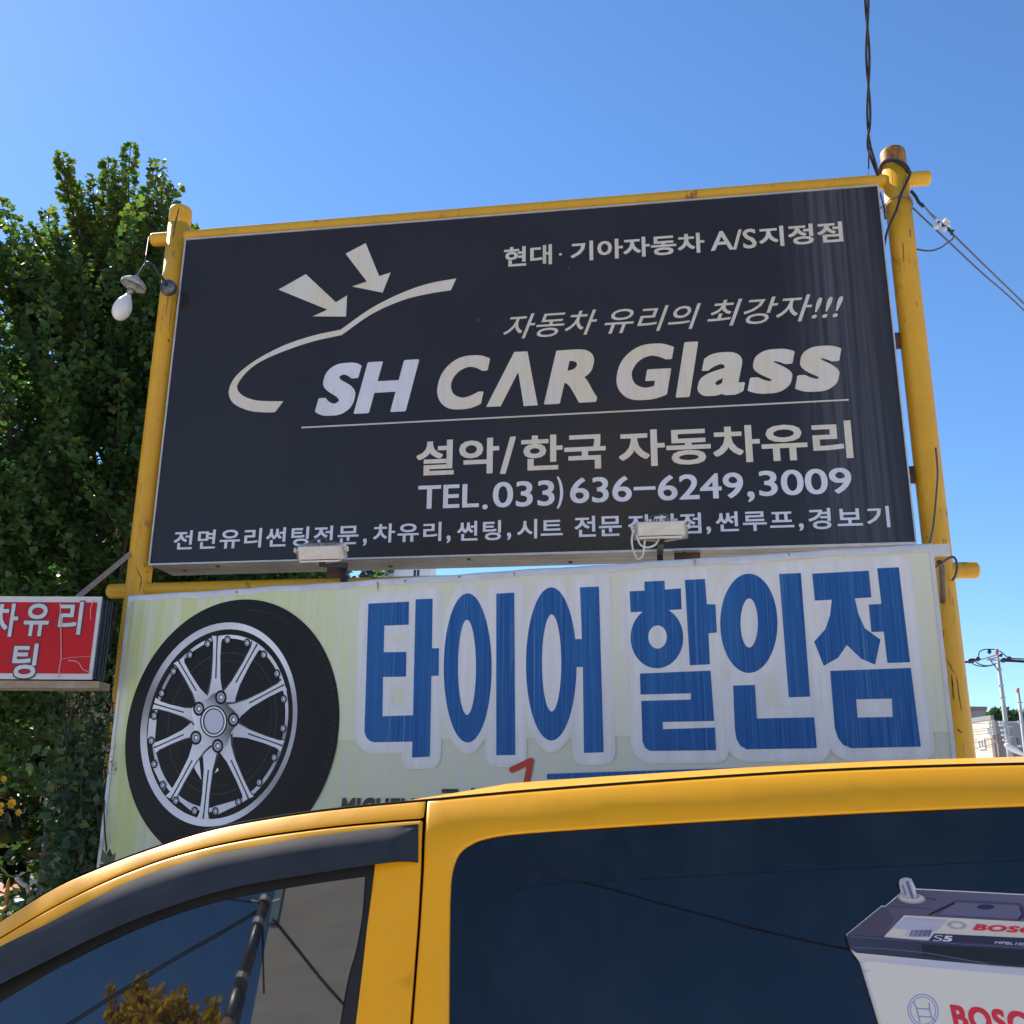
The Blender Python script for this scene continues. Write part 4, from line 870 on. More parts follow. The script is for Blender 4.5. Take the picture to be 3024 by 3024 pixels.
# roof and windscreen, lofted from edge to edge over a crowned middle
ctr_px = [(p[0], p[1] + 26) for p in edge_px[:13]] + [V2(*p) for p in [(62, 166), (180, 148), (320, 124), (600, 104), (1000, 79), (1400, 59), (1932, 42)]]
cp3 = [atY(px, py, YC) for px, py in ctr_px]
cx_ = np.array([p[0] for p in cp3]); cz_ = np.array([p[2] for p in cp3])
def cen(x):                                                  # crown height over the roof edge, by the edge's own x
    return float(np.interp(x, cx_, cz_))
xs = np.unique(np.concatenate([np.linspace(-1.75, -0.3, 40), np.linspace(-0.3, 2.6, 60)]))
def section(x, n=17):
    ye = ys(x, edge_z(x)) + 0.004; ze = edge_z(x)
    sh = -(YC / 2.2 - 1) * max(0.0, -x - 0.15) * 0.75       # the middle of the windscreen stands forward of its edges
    xc = x + sh; zc = cen(xc) if xc > cx_[0] else cz_[0] + (xc - cx_[0]) * 0.72
    if x > 1.4: zc = cz_[-1] + 0.02 * min(1, (x - 1.4) / 0.5) - 0.06 * max(0, x - 2.2) / 0.4
    pw = 1.15 + 1.25 * min(1.0, max(0.0, (x + 0.25) / 0.3))
    zc = max(zc, ze - 0.35)
    out = []
    for s in np.linspace(0, 1, n):
        q = 1 - abs(2 * s - 1) ** pw; y = ye + (2 * YC - 2 * ye) * s
        out.append((x + (xc - x) * q, y, ze + (zc - ze) * q))
    return out
def loft(rows): 
    n = len(rows[0]); return [p for r in rows for p in r], [(i * n + k, i * n + k + 1, (i + 1) * n + k + 1, (i + 1) * n + k) for i in range(len(rows) - 1) for k in range(n - 1)]
flip = lambda vf: (vf[0], [q[::-1] for q in vf[1]])
mb = MB(); mb.add(*flip(loft([section(x) for x in xs if x <= -0.82])), smooth=True); mb.build('windscreen', M['glass'], van)
mb = MB(); mb.add(*flip(loft([section(x) for x in xs if x >= -0.84])), smooth=True); roof = mb.build('roof', M['van'], van)
for mir in (0, 1):
    pts = []
    for x in [x for x in ZE_X if x > -0.62]:
        y = ys(x, edge_z(x)) + 0.001; pts.append((x, y if not mir else 2 * YC - y, edge_z(x) - 0.001))
    mb = MB(); mb.add(*tube(pts, 0.0017, 6)); mb.build('drip_groove', M['inner'], roof)
nose = [(-1.70, 1.055), (-1.9, 1.045), (-2.1, 1.01), (-2.32, 0.955), (-2.50, 0.84), (-2.565, 0.66), (-2.52, 0.42)]
rows = []
for x, z in nose:
    ye = ys(x, z) + 0.02; rows.append([(x - 0.16 * (1 - abs(2 * s - 1) ** 2.2), ye + (2 * YC - 2 * ye) * s, z + 0.05 * (1 - abs(2 * s - 1) ** 2)) for s in np.linspace(0, 1, 13)])
mb = MB(); mb.add(*loft(rows[:4]), smooth=True); mb.build('bonnet', M['van'], van)
mb = MB(); mb.add(*loft(rows[3:]), smooth=True); mb.build('front_bumper', M['van'], van)
rows = [[(2.64 if z < 1.4 else 2.64 - (z - 1.4) * 0.12, ys(2.6, z) + (2 * YC - 2 * ys(2.6, z)) * s, z) for s in np.linspace(0, 1, 9)] for z in (0.42, 0.8, 1.2, 1.5, 1.72, 1.79)]
mb = MB(); mb.add(*loft(rows), smooth=True); mb.build('tailgate', M['van'], van)
mb = MB(); mb.add(*bbox(-2.5, 2.6, 2.05, 2 * YC - 2.05, 0.30, 0.42)); mb.build('underbody', M['plastic'], van)
for xw in (FA, RA):
    for sgn in (0, 1):
        yw = 2.06 if not sgn else 2 * YC - 2.06; ax_ = (0, -1, 0) if not sgn else (0, 1, 0)
        mb = MB(); mb.add(*lathe_straight((xw, yw, 0.325), ax_, [(0.20, -0.10), (0.31, -0.10), (0.325, -0.06), (0.325, 0.06), (0.31, 0.10), (0.21, 0.105), (0.20, 0.09)], 30), smooth=True); wt = mb.build('wheel', M['tyre'], van)
        mb = MB(); mb.add(*lathe_straight((xw, yw, 0.325), ax_, [(0.205, 0.02), (0.205, 0.095), (0.18, 0.08), (0.10, 0.07), (0.06, 0.095), (0.01, 0.10)], 30), smooth=True); mb.build('rim', M['rim'], wt)
# smoked rain visor over the front door window
def resample(P, n):
    P = [vec(p) for p in P]; d = np.concatenate([[0], np.cumsum([np.linalg.norm(P[i + 1] - P[i]) for i in range(len(P) - 1)])]); t = np.linspace(0, d[-1], n)
    A = np.array(P); return np.stack([np.interp(t, d, A[:, k]) for k in range(A.shape[1])], 1)
vt = [(-520, 1230), (-300, 1070), (-150, 975), (0, 885), (200, 788), (400, 682), (560, 603), (700, 550), (900, 490), (1100, 450), (1300, 413), (1500, 385), (1700, 360), (1790, 351), (1836, 347)]
vc = [(-520, 1345), (-300, 1190), (-150, 1098), (0, 1005), (200, 890), (400, 770), (600, 682), (800, 604), (1000, 552), (1300, 490), (1600, 442), (1720, 426), (1775, 400), (1810, 372), (1834, 356)]
vb = [(-520, 1395), (-300, 1240), (-150, 1142), (0, 1050), (200, 950), (400, 850), (600, 762), (800, 690), (1000, 630), (1200, 592), (1400, 560), (1640, 524), (1740, 512), (1800, 512), (1835, 516)]
NVv = 70
curves = [resample(spline([vec(V1(*p)) for p in c], 4), NVv) for c in (vt, vc, vb)]
# columns aligned by x so that the shell does not shear
def at_x(c, X): return np.interp(X, c[:, 0], c[:, 1])
Xs = np.linspace(curves[0][0, 0], curves[0][-1, 0], NVv); rows = []
for i, X in enumerate(Xs):
    e = min(1.0, (NVv - 1 - i) / 3.0); e = 0.25 + 0.75 * e
    yt, yc_, yb = (at_x(c, X) for c in curves); r = []
    for py, off in ((yt + 1, -0.004), (yt, 0.005), (yt + (yc_ - yt) * 0.25, 0.0075 * e), (yt + (yc_ - yt) * 0.6, 0.0105 * e), (yc_ - 3, 0.0128 * e), (yc_, 0.0130 * e), (yc_ + (yb - yc_) * 0.5, 0.0185 * e), (yb, 0.024 * e), (yb + 1, 0.018 * e), (yb - 4, 0.016 * e)):
        r.append(tuple(unp(X, py, off)))
    rows.append(r)
mb = MB()
for a_, b_ in ((0, 2), (1, 6), (5, 8), (7, 10)): mb.add(*loft([r[a_:b_] for r in rows]), smooth=True)
mb.add([rows[-1][k] for k in range(9)], [tuple(range(9))]); mb.build('window_visor', M['visor'], van)

# ================================================================== battery-shaped board on the van's side window
bat = thing('battery_board', 'battery-shaped printed board with red lettering fixed to the dark van window', 'sign', unp(*VB(1600, 2500), 0.02))
BO = -0.0035
def bpt(p, off): return tuple(unp(*VB(*p), off))
bl0 = [BO + 0.0004]; bm_ = MB()
def blay(polys, c):
    bl0[0] += 0.00006
    v, f = tess([[(p[0], -p[1]) for p in P] for P in polys]); flat = [p for P in polys for p in P]
    bm_.add([bpt(p, bl0[0]) for p in flat], f, [c(p) if callable(c) else c for p in flat])
def btext(body, quad, c, offset=0.03):
    bl0[0] += 0.00006
    v, f = bold_text(body, offset, 0.0, 1.12 if offset > 0.03 else 1.0, True); a = np.array(v); lo, hi = a.min(0), a.max(0); BL, BR, TR, TL = map(vec, quad); out = []
    for p in v:
        s, t = (p[0] - lo[0]) / (hi[0] - lo[0]), (p[1] - lo[1]) / (hi[1] - lo[1]); out.append(bpt((1 - t) * ((1 - s) * BL + s * BR) + t * ((1 - s) * TL + s * TR), bl0[0]))
    bm_.add(out, f, c)
outl = [(305, 805), (630, 540), (660, 545), (805, 420), (787, 330), (800, 297), (850, 281), (902, 294), (938, 370), (948, 384), (1870, 432), (2900, 486), (3080, 700), (3090, 1000), (2960, 1200), (2960, 2440), (880, 2440), (600, 1622), (430, 1060), (350, 945)]
fv = [bpt(p, BO) for p in outl]; bv = [bpt(p, -0.0075) for p in outl]; n = len(outl); v2, f2 = tess([[(p[0], -p[1]) for p in outl]])
mb = MB(); mb.add(fv + bv, f2 + [(i, n + i, n + (i + 1) % n, (i + 1) % n) for i in range(n)]); mb.build('board', M['frame'], bat)
def grow_to(P, k=6): c = np.mean(P, 0); return [tuple(c + (vec(p) - c) * (1 - k / max(60, np.linalg.norm(vec(p) - c)))) for p in P]
SL = (0.095, 0.085, 0.135)
blay([[(313, 806), (632, 547), (662, 552), (812, 428), (945, 393), (1870, 441), (2890, 496), (3068, 705), (3076, 985), (1932, 912), (345, 822)]], lambda p: tuple(x * (1.0 + 0.5 * max(0, p[0] - 700) / 1500) for x in SL))
blay([[(316, 806), (632, 550), (664, 556), (742, 668), (640, 838), (350, 820)]], (0.080, 0.070, 0.105))
blay([[(1150, 590), (1295, 487), (1900, 515), (2000, 640), (1880, 680), (1120, 628)]], (0.07, 0.065, 0.11)); blay([[(1165, 605), (1310, 510), (1875, 535), (1920, 610), (1870, 662), (1150, 622)]], (0.13, 0.125, 0.20))
blay([stroke([(1070, 622), (1180, 568), (1292, 520)], 9)], (0.012, 0.012, 0.025)); blay([ell(1582, 552, 82, 24, 20)], (0.03, 0.03, 0.08)); blay([stroke([(1885, 665), (1922, 620), (1900, 565)], 8)], (0.02, 0.02, 0.04))
blay([stroke([(1000, 480), (1080, 474), (1130, 486)], 4)], (0.03, 0.03, 0.07)); blay([stroke([(680, 545), (900, 555), (1080, 572)], 3)], (0.045, 0.045, 0.11))
LBL = (0.62, 0.56, 0.50)
blay([[(838, 628), (1932, 688), (2700, 730), (2660, 960), (1932, 918), (1040, 862), (650, 826)]], LBL)
blay([[(850, 642), (1238, 668), (1130, 778), (730, 748)]], (0.42, 0.42, 0.52)); blay([[(880, 652), (1200, 672), (1180, 690), (865, 668)]], (0.45, 0.38, 0.48))
blay([[(870, 760), (1095, 772), (1055, 835), (835, 818)]], (0.48, 0.47, 0.55))
for k in range(14):
    a = 885 + k * 14; wd = 7 if k % 3 else 10; blay([[(a + 20, 762), (a + 20 + wd, 763), (a - 5 + wd, 824), (a - 5, 823)]], (0.10, 0.085, 0.22))
blay([[(1112, 796), (1932, 836), (2660, 880), (2640, 958), (1932, 916), (1062, 860)]], (0.035, 0.033, 0.075))
btext('S', [(1096, 862), (1180, 865), (1200, 812), (1116, 808)], (0.5, 0.5, 0.55), 0.0); btext('5', [(1186, 866), (1268, 870), (1285, 818), (1205, 814)], (0.62, 0.62, 0.66), 0.04)
btext('MPBL105D3', [(1660, 890), (2040, 912), (2050, 886), (1672, 864)], (0.45, 0.45, 0.52), 0.02)
btext('BOSCH', [(1462, 765), (2180, 806), (2215, 748), (1500, 708)], (0.64, 0.03, 0.06), 0.045)
for r0, r1 in ((58, 52), (44, 38)):
    o_ = ell(1320, 720, r0 * 1.5, r0 * 0.62, 26, 0.08); i_ = ell(1320, 720, r1 * 1.5, r1 * 0.62, 26, 0.08); blay([o_, i_], (0.28, 0.29, 0.42))
blay([[(305, 812), (1932, 918), (3078, 990), (2975, 1190), (1932, 1106), (1650, 1084), (420, 978), (350, 940)]], lambda p: tuple(x * (1 + 0.6 * max(0, 1 - (p[0] - 300) / 500)) for x in (0.030, 0.034, 0.055)))
blay([[(1000, 895), (1932, 950), (2900, 1010), (2800, 1150), (1932, 1085), (1000, 1000)]], (0.020, 0.022, 0.030))
blay([stroke([(370, 924), (600, 930), (820, 948), (1050, 975), (1250, 1008), (1450, 1045), (1590, 1070)], 4)], (0.10, 0.13, 0.19)); blay([stroke([(330, 820), (900, 860), (1932, 928)], 3.5)], (0.10, 0.12, 0.25))
blay([[(362, 968), (1650, 1092), (1932, 1114), (2960, 1204), (2950, 2425), (892, 2425), (612, 1620), (438, 1058)]],
     lambda p: (0.50, 0.50, 0.60) if p[1] < 1250 and p[0] > 400 else (0.66, 0.60, 0.50))
blay([[(440, 1040), (1000, 1100), (1932, 1180), (2950, 1280), (2940, 2420), (905, 2420), (640, 1640), (470, 1100)]], (0.70, 0.655, 0.585))
blay([stroke([(455, 1150), (520, 1130)], 4)], (0.40, 0.38, 0.34)); blay([stroke([(430, 1068), (500, 1045)], 3)], (0.40, 0.38, 0.34))
for rx, ry, t in ((142, 155, 11), (118, 130, 9)):
    blay([ell(1010, 1500, rx, ry, 40, -0.3), ell(1010, 1500, rx - t, ry - t, 40, -0.3)[::-1]], (0.27, 0.31, 0.56))
for P in ([(958, 1480), (1070, 1488)], [(968, 1552), (1085, 1560)], [(925, 1420), (950, 1480), (970, 1555), (980, 1600)], [(1065, 1430), (1070, 1490), (1088, 1560), (1120, 1600)]): blay([stroke(P, 6)], (0.27, 0.31, 0.56))
btext('BOSCH', [(1300, 1668), (2180, 1768), (2130, 1530), (1250, 1440)], (0.66, 0.035, 0.06), 0.045)
blay([ell(905, 474, 128, 50, 30, 0.08)], (0.30, 0.27, 0.30)); blay([ell(905, 468, 112, 40, 30, 0.08)], (0.50, 0.45, 0.42)); blay([ell(900, 452, 78, 26, 24, 0.05)], (0.20, 0.17, 0.33))
blay([[(790, 330), (802, 300), (850, 286), (900, 298), (934, 372), (955, 462), (900, 478), (840, 462), (815, 410)]], lambda p: (0.42, 0.40, 0.40))
blay([stroke([(865, 325), (885, 390), (910, 460)], 13)], (0.13, 0.11, 0.27)); blay([stroke([(825, 360), (850, 440)], 9)], (0.17, 0.15, 0.32)); blay([stroke([(905, 330), (938, 430)], 8)], (0.62, 0.60, 0.62))
bm_.build('battery_print', M['print'], bat)

# ================================================================== cables at the right post
def cable(name, pts, r, mat, label, cat='cable', group=None, seg=7, parent=None, n=8):
    mb = MB(); mb.add(*tube(spline(pts, n), r, seg), smooth=True)
    return mb.build(name, mat, parent, label=label, cat=cat, group=group)
PT = SF(UR, 0, PW)                                             # axis of the right post
ZP = zmap(2500, 350, 3.2195)
pp = lambda x, y, Y: atY(*ZP(x, y), Y)
# twisted overhead service cable, rising over the street behind the viewer
line = spline([pp(300, 540, 5.42), pp(255, 400, 5.36), pp(215, 270, 5.28), pp(205, 130, 5.15), pp(212, 0, 5.05), atY(2560, 0, 4.45), 2.2 * atY(2560, 0, 4.45) - 1.2 * pp(212, 0, 5.05), 5.0 * atY(2560, 0, 4.45) - 4.0 * pp(212, 0, 5.05)], 12)
d_ = np.concatenate([[0], np.cumsum([np.linalg.norm(line[i + 1] - line[i]) for i in range(len(line) - 1)])])
tt = np.arange(0, d_[-1], 0.03); LA = np.stack([np.interp(tt, d_, np.array(line)[:, k]) for k in range(3)], 1)
tw = thing('overhead_cable', 'twisted pair of black cables rising from the right post top into the sky', 'cable', LA[0])
for ph in (0, math.pi):
    pts = []
    for i, p in enumerate(LA):
        t = unit(LA[min(i + 1, len(LA) - 1)] - LA[max(0, i - 1)]); a = unit(np.cross(t, (1, 0, 0))); b = np.cross(t, a); th = ph + tt[i] / 0.34 * math.pi
        pts.append(p + 0.0085 * (math.cos(th) * a + math.sin(th) * b))
    mb = MB(); mb.add(*tube(pts, 0.0078, 6), smooth=True); mb.build('strand', M['cable_dark'], tw)
mb = MB(); mb.add(*tube([pp(215, 270, 5.27), pp(210, 400, 5.33), pp(208, 480, 5.36)], 0.0055, 6)); st_ = mb.build('loose_end', M['cable_dark'], tw)
mb = MB(); mb.add(*tube([pp(208, 478, 5.36), pp(203, 550, 5.40)], 0.0025, 5)); mb.build('bare_wire', M['wire'], st_)
# loops of wire round the post
def loop(z, tilt_x, tilt_y, r=0.083, n=36, ph=0.0): return [(PT[0] + r * math.cos(t + ph), PT[1] + r * math.sin(t + ph), z + tilt_x * math.cos(t + ph) + tilt_y * math.sin(t + ph)) for t in np.linspace(0, 2 * math.pi, n)]
zz = lambda y: pp(450, y, PT[1])[2]
wl_ = thing('wire_lashing', 'grey wires wound several times round the top of the right yellow post', 'wire', (PT[0], PT[1], zz(900)))
for z, tx, ty, r, rr, mt in ((zz(500), -0.035, -0.02, 0.086, 0.0065, 'cable_grey'), (zz(540), -0.055, -0.03, 0.085, 0.0075, 'cable_dark'), (zz(520), -0.045, -0.035, 0.092, 0.005, 'cable_grey'), (zz(820), 0.004, -0.012, 0.083, 0.0045, 'wire'), (zz(835), -0.006, -0.016, 0.084, 0.004, 'wire')):
    mb = MB(); mb.add(*tube(loop(z, tx, ty, r), rr, 6), smooth=True); mb.build('loop', M[mt], wl_)
mb = MB(); mb.add(*tube([pp(350, 860, 5.5), pp(318, 850, 5.48), pp(345, 830, 5.5)], 0.005, 5)); mb.build('wire_end', M['wire'], wl_)
yf = PT[1] - 0.088
cable('drop_cable', [pp(612, 510, yf + 0.05), pp(585, 580, yf), pp(520, 720, yf - 0.005), pp(470, 880, yf - 0.005), pp(410, 1010, yf), pp(375, 1120, yf + 0.02), pp(352, 1280, yf + 0.05), pp(340, 1450, yf + 0.14), pp(345, 1900, yf + 0.2)], 0.0075, M['cable_dark'], 'black cable crossing the right yellow post diagonally beside the sign edge')
mb = MB(); mb.add(*tube(spline([pp(315, 700, 5.52), pp(345, 800, 5.54), pp(370, 960, 5.6)], 5), 0.006, 6)); mb.build('hanging_wire', M['cable_grey'], label='short grey wire hanging beside the black sign corner', cat='wire')
# insulator and guy wires leaving to the right
ins = thing('insulator', 'small white porcelain insulator on the wire right of the yellow post', 'insulator', pp(905, 1010, 5.45))
for a, b, r in (((845, 960), (890, 985), 0.014), ((835, 1040), (900, 1000), 0.016), ((940, 965), (965, 990), 0.020), ((915, 1065), (975, 1010), 0.017)):
    A, B = pp(*a, 5.44), pp(*b, 5.46); mb = MB(); ax_ = B - A; L_ = np.linalg.norm(ax_)
    mb.add(*lathe_straight(A, ax_, [(r * 0.7, 0), (r, L_ * 0.15), (r, L_ * 0.3), (r * 0.6, L_ * 0.45), (r * 0.6, L_ * 0.55), (r, L_ * 0.7), (r, L_ * 0.85), (r * 0.7, L_)], 12), smooth=True); mb.build('porcelain_spool', M['porcelain'], ins)
mb = MB(); mb.add(*tube([pp(870, 985, 5.45), pp(920, 1020, 5.45), pp(965, 1050, 5.45), pp(1005, 1085, 5.45)], 0.010, 7)); mb.build('clamp', M['cable_dark'], ins)
mb = MB(); mb.add(*tube([pp(990, 1105, 5.45), pp(1018, 1060, 5.45)], 0.006, 6)); mb.build('clamp', M['cable_dark'], ins)
cable('guy_wire', [pp(615, 690, 5.46), pp(655, 740, 5.45), pp(690, 800, 5.45), pp(735, 840, 5.45)], 0.010, M['cable_dark'], 'frayed dark wire joint between post loops and white insulator', 'wire')
for k, (a, b, c) in enumerate((((715, 800), (790, 890), (860, 950)), ((735, 830), (790, 900), (845, 965)))):
    cable('insulator_stay', [pp(*a, 5.45), pp(*b, 5.45), pp(*c, 5.45)], 0.004, M['wire'], ('upper' if k == 0 else 'lower') + ' of two short thin wires holding the white insulator', 'wire')
cable('guy_wire', [pp(1010, 1100, 5.45), pp(1300, 1385, 5.9), pp(1687, 1760, 6.6), atY(3300, 1165, 8.0), atY(3900, 1700, 13.0)], 0.0062, M['cable_grey'], 'upper grey wire running down from the insulator to the right edge', 'wire', n=10)
cable('guy_wire', [pp(630, 850, 5.5), pp(820, 1030, 5.6), pp(980, 1180, 5.7), pp(1300, 1480, 6.1), pp(1687, 1825, 6.8), atY(3300, 1190, 8.2), atY(3900, 1725, 13.2)], 0.0058, M['cable_grey'], 'lower grey wire running from the post to the right edge', 'wire', n=10)
cable('jumper_cable', [pp(1012, 1110, 5.45), pp(1010, 1140, 5.45), pp(960, 1180, 5.46), pp(880, 1235, 5.47), pp(780, 1258, 5.49), pp(665, 1243, 5.53)], 0.0055, M['cable_grey'], 'pale curved cable looping from the insulator back to the post')
ZQ = zmap(2600, 1500, 2.415); pq = lambda x, y, Y: atY(*ZQ(x, y), Y)
cable('side_cable', [pq(395, -430, 5.42), pq(408, -250, 5.42), pq(395, -50, 5.42), pq(385, 60, 5.42), pq(372, 160, 5.42), pq(352, 250, 5.42)], 0.0055, M['cable_grey'], 'thin grey cable running down the right yellow post to the banner corner')
cable('tie_wire', [pq(380, 430, 5.4), pq(440, 390, 5.4), pq(505, 350, 5.44), pq(535, 365, 5.43), pq(546, 420, 5.43), pq(535, 480, 5.43), pq(515, 515, 5.48)], 0.0065, M['cable_grey'], 'grey wire tied round the lower right pipe stub')

# ================================================================== right background: houses, poles, wires
ZH = zmap(2840, 1880, 5.0815)
ph_ = lambda x, y, Y: atY(*ZH(x, y), Y)
def wallq(a, b, z0, z1): return [(a[0], a[1], z0), (b[0], b[1], z0), (b[0], b[1], z1), (a[0], a[1], z1)]
cor = cor_ = ph_(440, 1246, 118); lft = vec((cor_[0] - 1.26, cor_[1] + 12.0, cor_[2])); rgt = ph_(1500, 1290, 121); HT_ = cor[2]
house = thing('cream_house', 'cream and peach rendered house with one white-framed window beyond the right post', 'house', (cor[0], cor[1], 0))
D1 = unit((lft - cor)[:2].tolist() + [0]); N1 = vec((D1[1], -D1[0], 0)); N1 = N1 if N1[0] < 0 else -N1
W1 = np.linalg.norm((lft - cor)[:2])
hp = lambda s, z, o=0.0: vec((cor[0], cor[1], 0)) + D1 * s * 1.0 + N1 * o + vec((0, 0, z))
def inwall(px, py):                                             # pixel on the cream wall -> (s, z)
    P0 = vec((cor[0], cor[1], 0)); p = onplane(*ZH(px, py), P0, N1); return ((p - P0) @ D1, p[2])
zb1 = inwall(300, 1540)[1]; zb2 = inwall(300, 1675)[1]
wins = inwall(345, 1540)[0], inwall(250, 1540)[0]
def wall_strip(name, s0, s1, z0, z1, mat, o=0.0):
    mb = MB(); mb.add([hp(s0, z0, o), hp(s1, z0, o), hp(s1, z1, o), hp(s0, z1, o), hp(s0, z0, o - 0.4), hp(s1, z0, o - 0.4), hp(s1, z1, o - 0.4), hp(s0, z1, o - 0.4)], [(0, 1, 2, 3), (7, 6, 5, 4), (0, 4, 5, 1), (1, 5, 6, 2), (2, 6, 7, 3), (3, 7, 4, 0)])
    return mb.build(name, mat, house)
zs = inwall(300, 1420)[1]
wall_strip('wall_panel', 0, W1, 0, zb2, M['housecream'])
wall_strip('wall_panel', 0, wins[0], zb2 + 0.04, zb1, M['housepeach']); wall_strip('wall_panel', wins[1], W1, zb2 + 0.04, zb1, M['housepeach'])
wall_strip('wall_panel', 0, W1, zb1 + 0.05, zs, M['housecream']); wall_strip('wall_panel', 0, W1, zs + 0.06, HT_, M['housecream'])
wn = wall_strip('window', wins[0], wins[1], zb2 + 0.04, zb1, M['pane'], -0.15)
for s0, s1, z0, z1 in ((wins[0], wins[0] + 0.14, zb2 + 0.04, zb1), (wins[1] - 0.14, wins[1], zb2 + 0.04, zb1), ((wins[0] + wins[1]) / 2 - 0.08, (wins[0] + wins[1]) / 2 + 0.08, zb2, zb1), (wins[0] + 0.14, wins[1] - 0.14, zb1 - 0.14, zb1), (wins[0] - 0.05, wins[1] + 0.05, zb2 - 0.12, zb2 + 0.1)):
    mb = MB(); mb.add(*obox((hp(s0, z0, 0.02) + hp(s1, z1, 0.02)) / 2, (D1, (0, 0, 1), N1), ((s1 - s0) / 2, (z1 - z0) / 2, 0.12))); mb.build('window_frame', M['frame'], wn)
wall_strip('parapet', -0.1, W1, HT_ + 0.01, HT_ + 0.5, M['housegrey'], 0.08)
D2 = unit((rgt - cor)[:2].tolist() + [0]); W2 = np.linalg.norm((rgt - cor)[:2]); N2 = vec((D2[1], -D2[0], 0))
hq = lambda s, z, o=0.0: vec((cor[0], cor[1], 0)) + D2 * s + N2 * o + vec((0, 0, z))
def wall2(name, s0, s1, z0, z1, mat, o=0.0, parent=house):
    mb = MB(); mb.add(*obox((hq(s0, z0, o) + hq(s1, z1, o)) / 2 - N2 * 0.2, (D2, (0, 0, 1), N2), ((s1 - s0) / 2, (z1 - z0) / 2, 0.2))); return mb.build(name, mat, parent)
wall2('side_wall', 0.02, W2, 0, HT_ - 0.1, M['housegrey']); wall2('corner_band', -0.02, 1.2, 0, HT_ * 0.86, M['housebrown'], 0.06)
wall2('side_wall', 2.2, 9.0, HT_ * 0.50, HT_ * 0.74, M['housebrown'], 0.07)
def inwall2(px, py):
    P0 = vec((cor[0], cor[1], 0)); p = onplane(*ZH(px, py), P0, N2); return ((p - P0) @ D2, p[2])
a, b = inwall2(820, 1520), inwall2(870, 1625); w2 = wall2('window', a[0], b[0], b[1], a[1], M['pane'], 0.05); wall2('window_sill', a[0] - 0.1, b[0] + 0.1, b[1] - 0.25, b[1] - 0.02, M['frame'], 0.15, w2)
mb = MB(); mb.add([hq(0, HT_ - 0.05), hq(W2, HT_ - 0.05), hq(W2, HT_ - 0.05) + D1 * W1, hp(W1, HT_ - 0.05)], [(0, 1, 2, 3)]); mb.build('roof', M['housegrey'], house)
mb = MB(); mb.add(*tube([ph_(555, 1790, 117), ph_(535, 1610, 117), ph_(510, 1580, 117), ph_(450, 1510, 117)], 0.09, 6)); mb.build('drain_pipe', M['galv'], house)
mb = MB(); mb.add(*lathe_straight(ph_(455, 1515, 117), ph_(425, 1460, 117) - ph_(455, 1515, 117), [(0.1, 0), (0.2, 0.4), (0.24, 0.9), (0.12, 1.1)], 10)); mb.build('wall_lamp', M['frame'], house)
a, b = ph_(60, 1262, 150), ph_(352, 1105, 150)
bb = thing('flat_roof_block', 'plain grey flat-roofed block showing above the cream house', 'building', (a[0], 150, 0))
mb = MB(); mb.add(*bbox(a[0] - 12, b[0], 150, 165, 0, b[2])); mb.build('wall', M['housegrey'], bb)
mb = MB(); mb.add(*bbox(a[0] - 12.2, b[0] + 0.2, 149.7, 165, b[2] + 0.02, b[2] + 0.5)); mb.build('roof_edge', M['housebrown'], bb)
c_ = ph_(935, 1265, 160)
# concrete utility poles
def utility_pole(top, r0, r1, label, loc_y, fit):
    t = thing('utility_pole', label, 'utility pole', (top[0], top[1], 0), 'concrete utility poles beyond the van')
    mb = MB(); mb.add(*tube([(top[0], top[1], 0), (top[0], top[1], top[2] - 0.5)], [r0, r1], 14), smooth=True); mb.build('shaft', M['concrete'], t)
    mb = MB(); mb.add(*tube([(top[0], top[1], top[2] - 0.5), (top[0], top[1], top[2])], [r1 * 1.03, r1], 14), smooth=True); mb.build('red_cap', M['polered'], t)
    return t
YP = 88.0
tp = ph_(523, 188, YP); up1 = utility_pole(tp, 0.30, 0.135, 'tall concrete utility pole with red cap and crossarms, nearer of the two at right', YP, True)
dd = lambda x, y, o=0.0: ph_(x, y, YP - 0.3 + o)
for a, b in (((290, 345), (520, 275)), ((380, 355), (530, 310)), ((440, 355), (600, 350)), ((520, 275), (610, 268))):
    mb = MB(); mb.add(*tube([dd(*a), dd(*b)], 0.07, 6)); mb.build('crossarm', M['galv'], up1)
for a, b in (((80, 378), (200, 350)), ((150, 355), (200, 345)), ((200, 345), (280, 330)), ((560, 285), (610, 270)), ((580, 365), (680, 345)), ((680, 325), (750, 330)), ((405, 195), (422, 260))):
    mb = MB(); mb.add(*lathe_straight(dd(*a), dd(*b) - dd(*a), [(0.08, 0), (0.2, 0.15), (0.2, np.linalg.norm(dd(*b) - dd(*a)) - 0.15), (0.08, np.linalg.norm(dd(*b) - dd(*a)))], 8)); mb.build('insulator', M['cable_dark'], up1)
for P in ([(250, 325), (262, 240), (300, 205), (380, 190), (500, 192)], [(550, 210), (600, 235), (690, 315)], [(135, 378), (200, 425), (330, 448), (450, 432), (525, 400)], [(200, 370), (270, 415), (380, 438), (500, 420)], [(400, 310), (450, 380), (550, 500)]):
    mb = MB(); mb.add(*tube(spline([dd(*p) for p in P], 5), 0.05, 5)); mb.build('jumper_wire', M['cable_dark'], up1)
for y in (490, 735, 915): 
    p = dd(575 + (y - 490) * 0.17, y, 0.3); mb = MB(); mb.add(*lathe_straight((tp[0], tp[1], p[2]), (0, 0, 1), [(0.24, -0.06), (0.24, 0.06)], 12)); mb.build('band', M['galv'], up1)
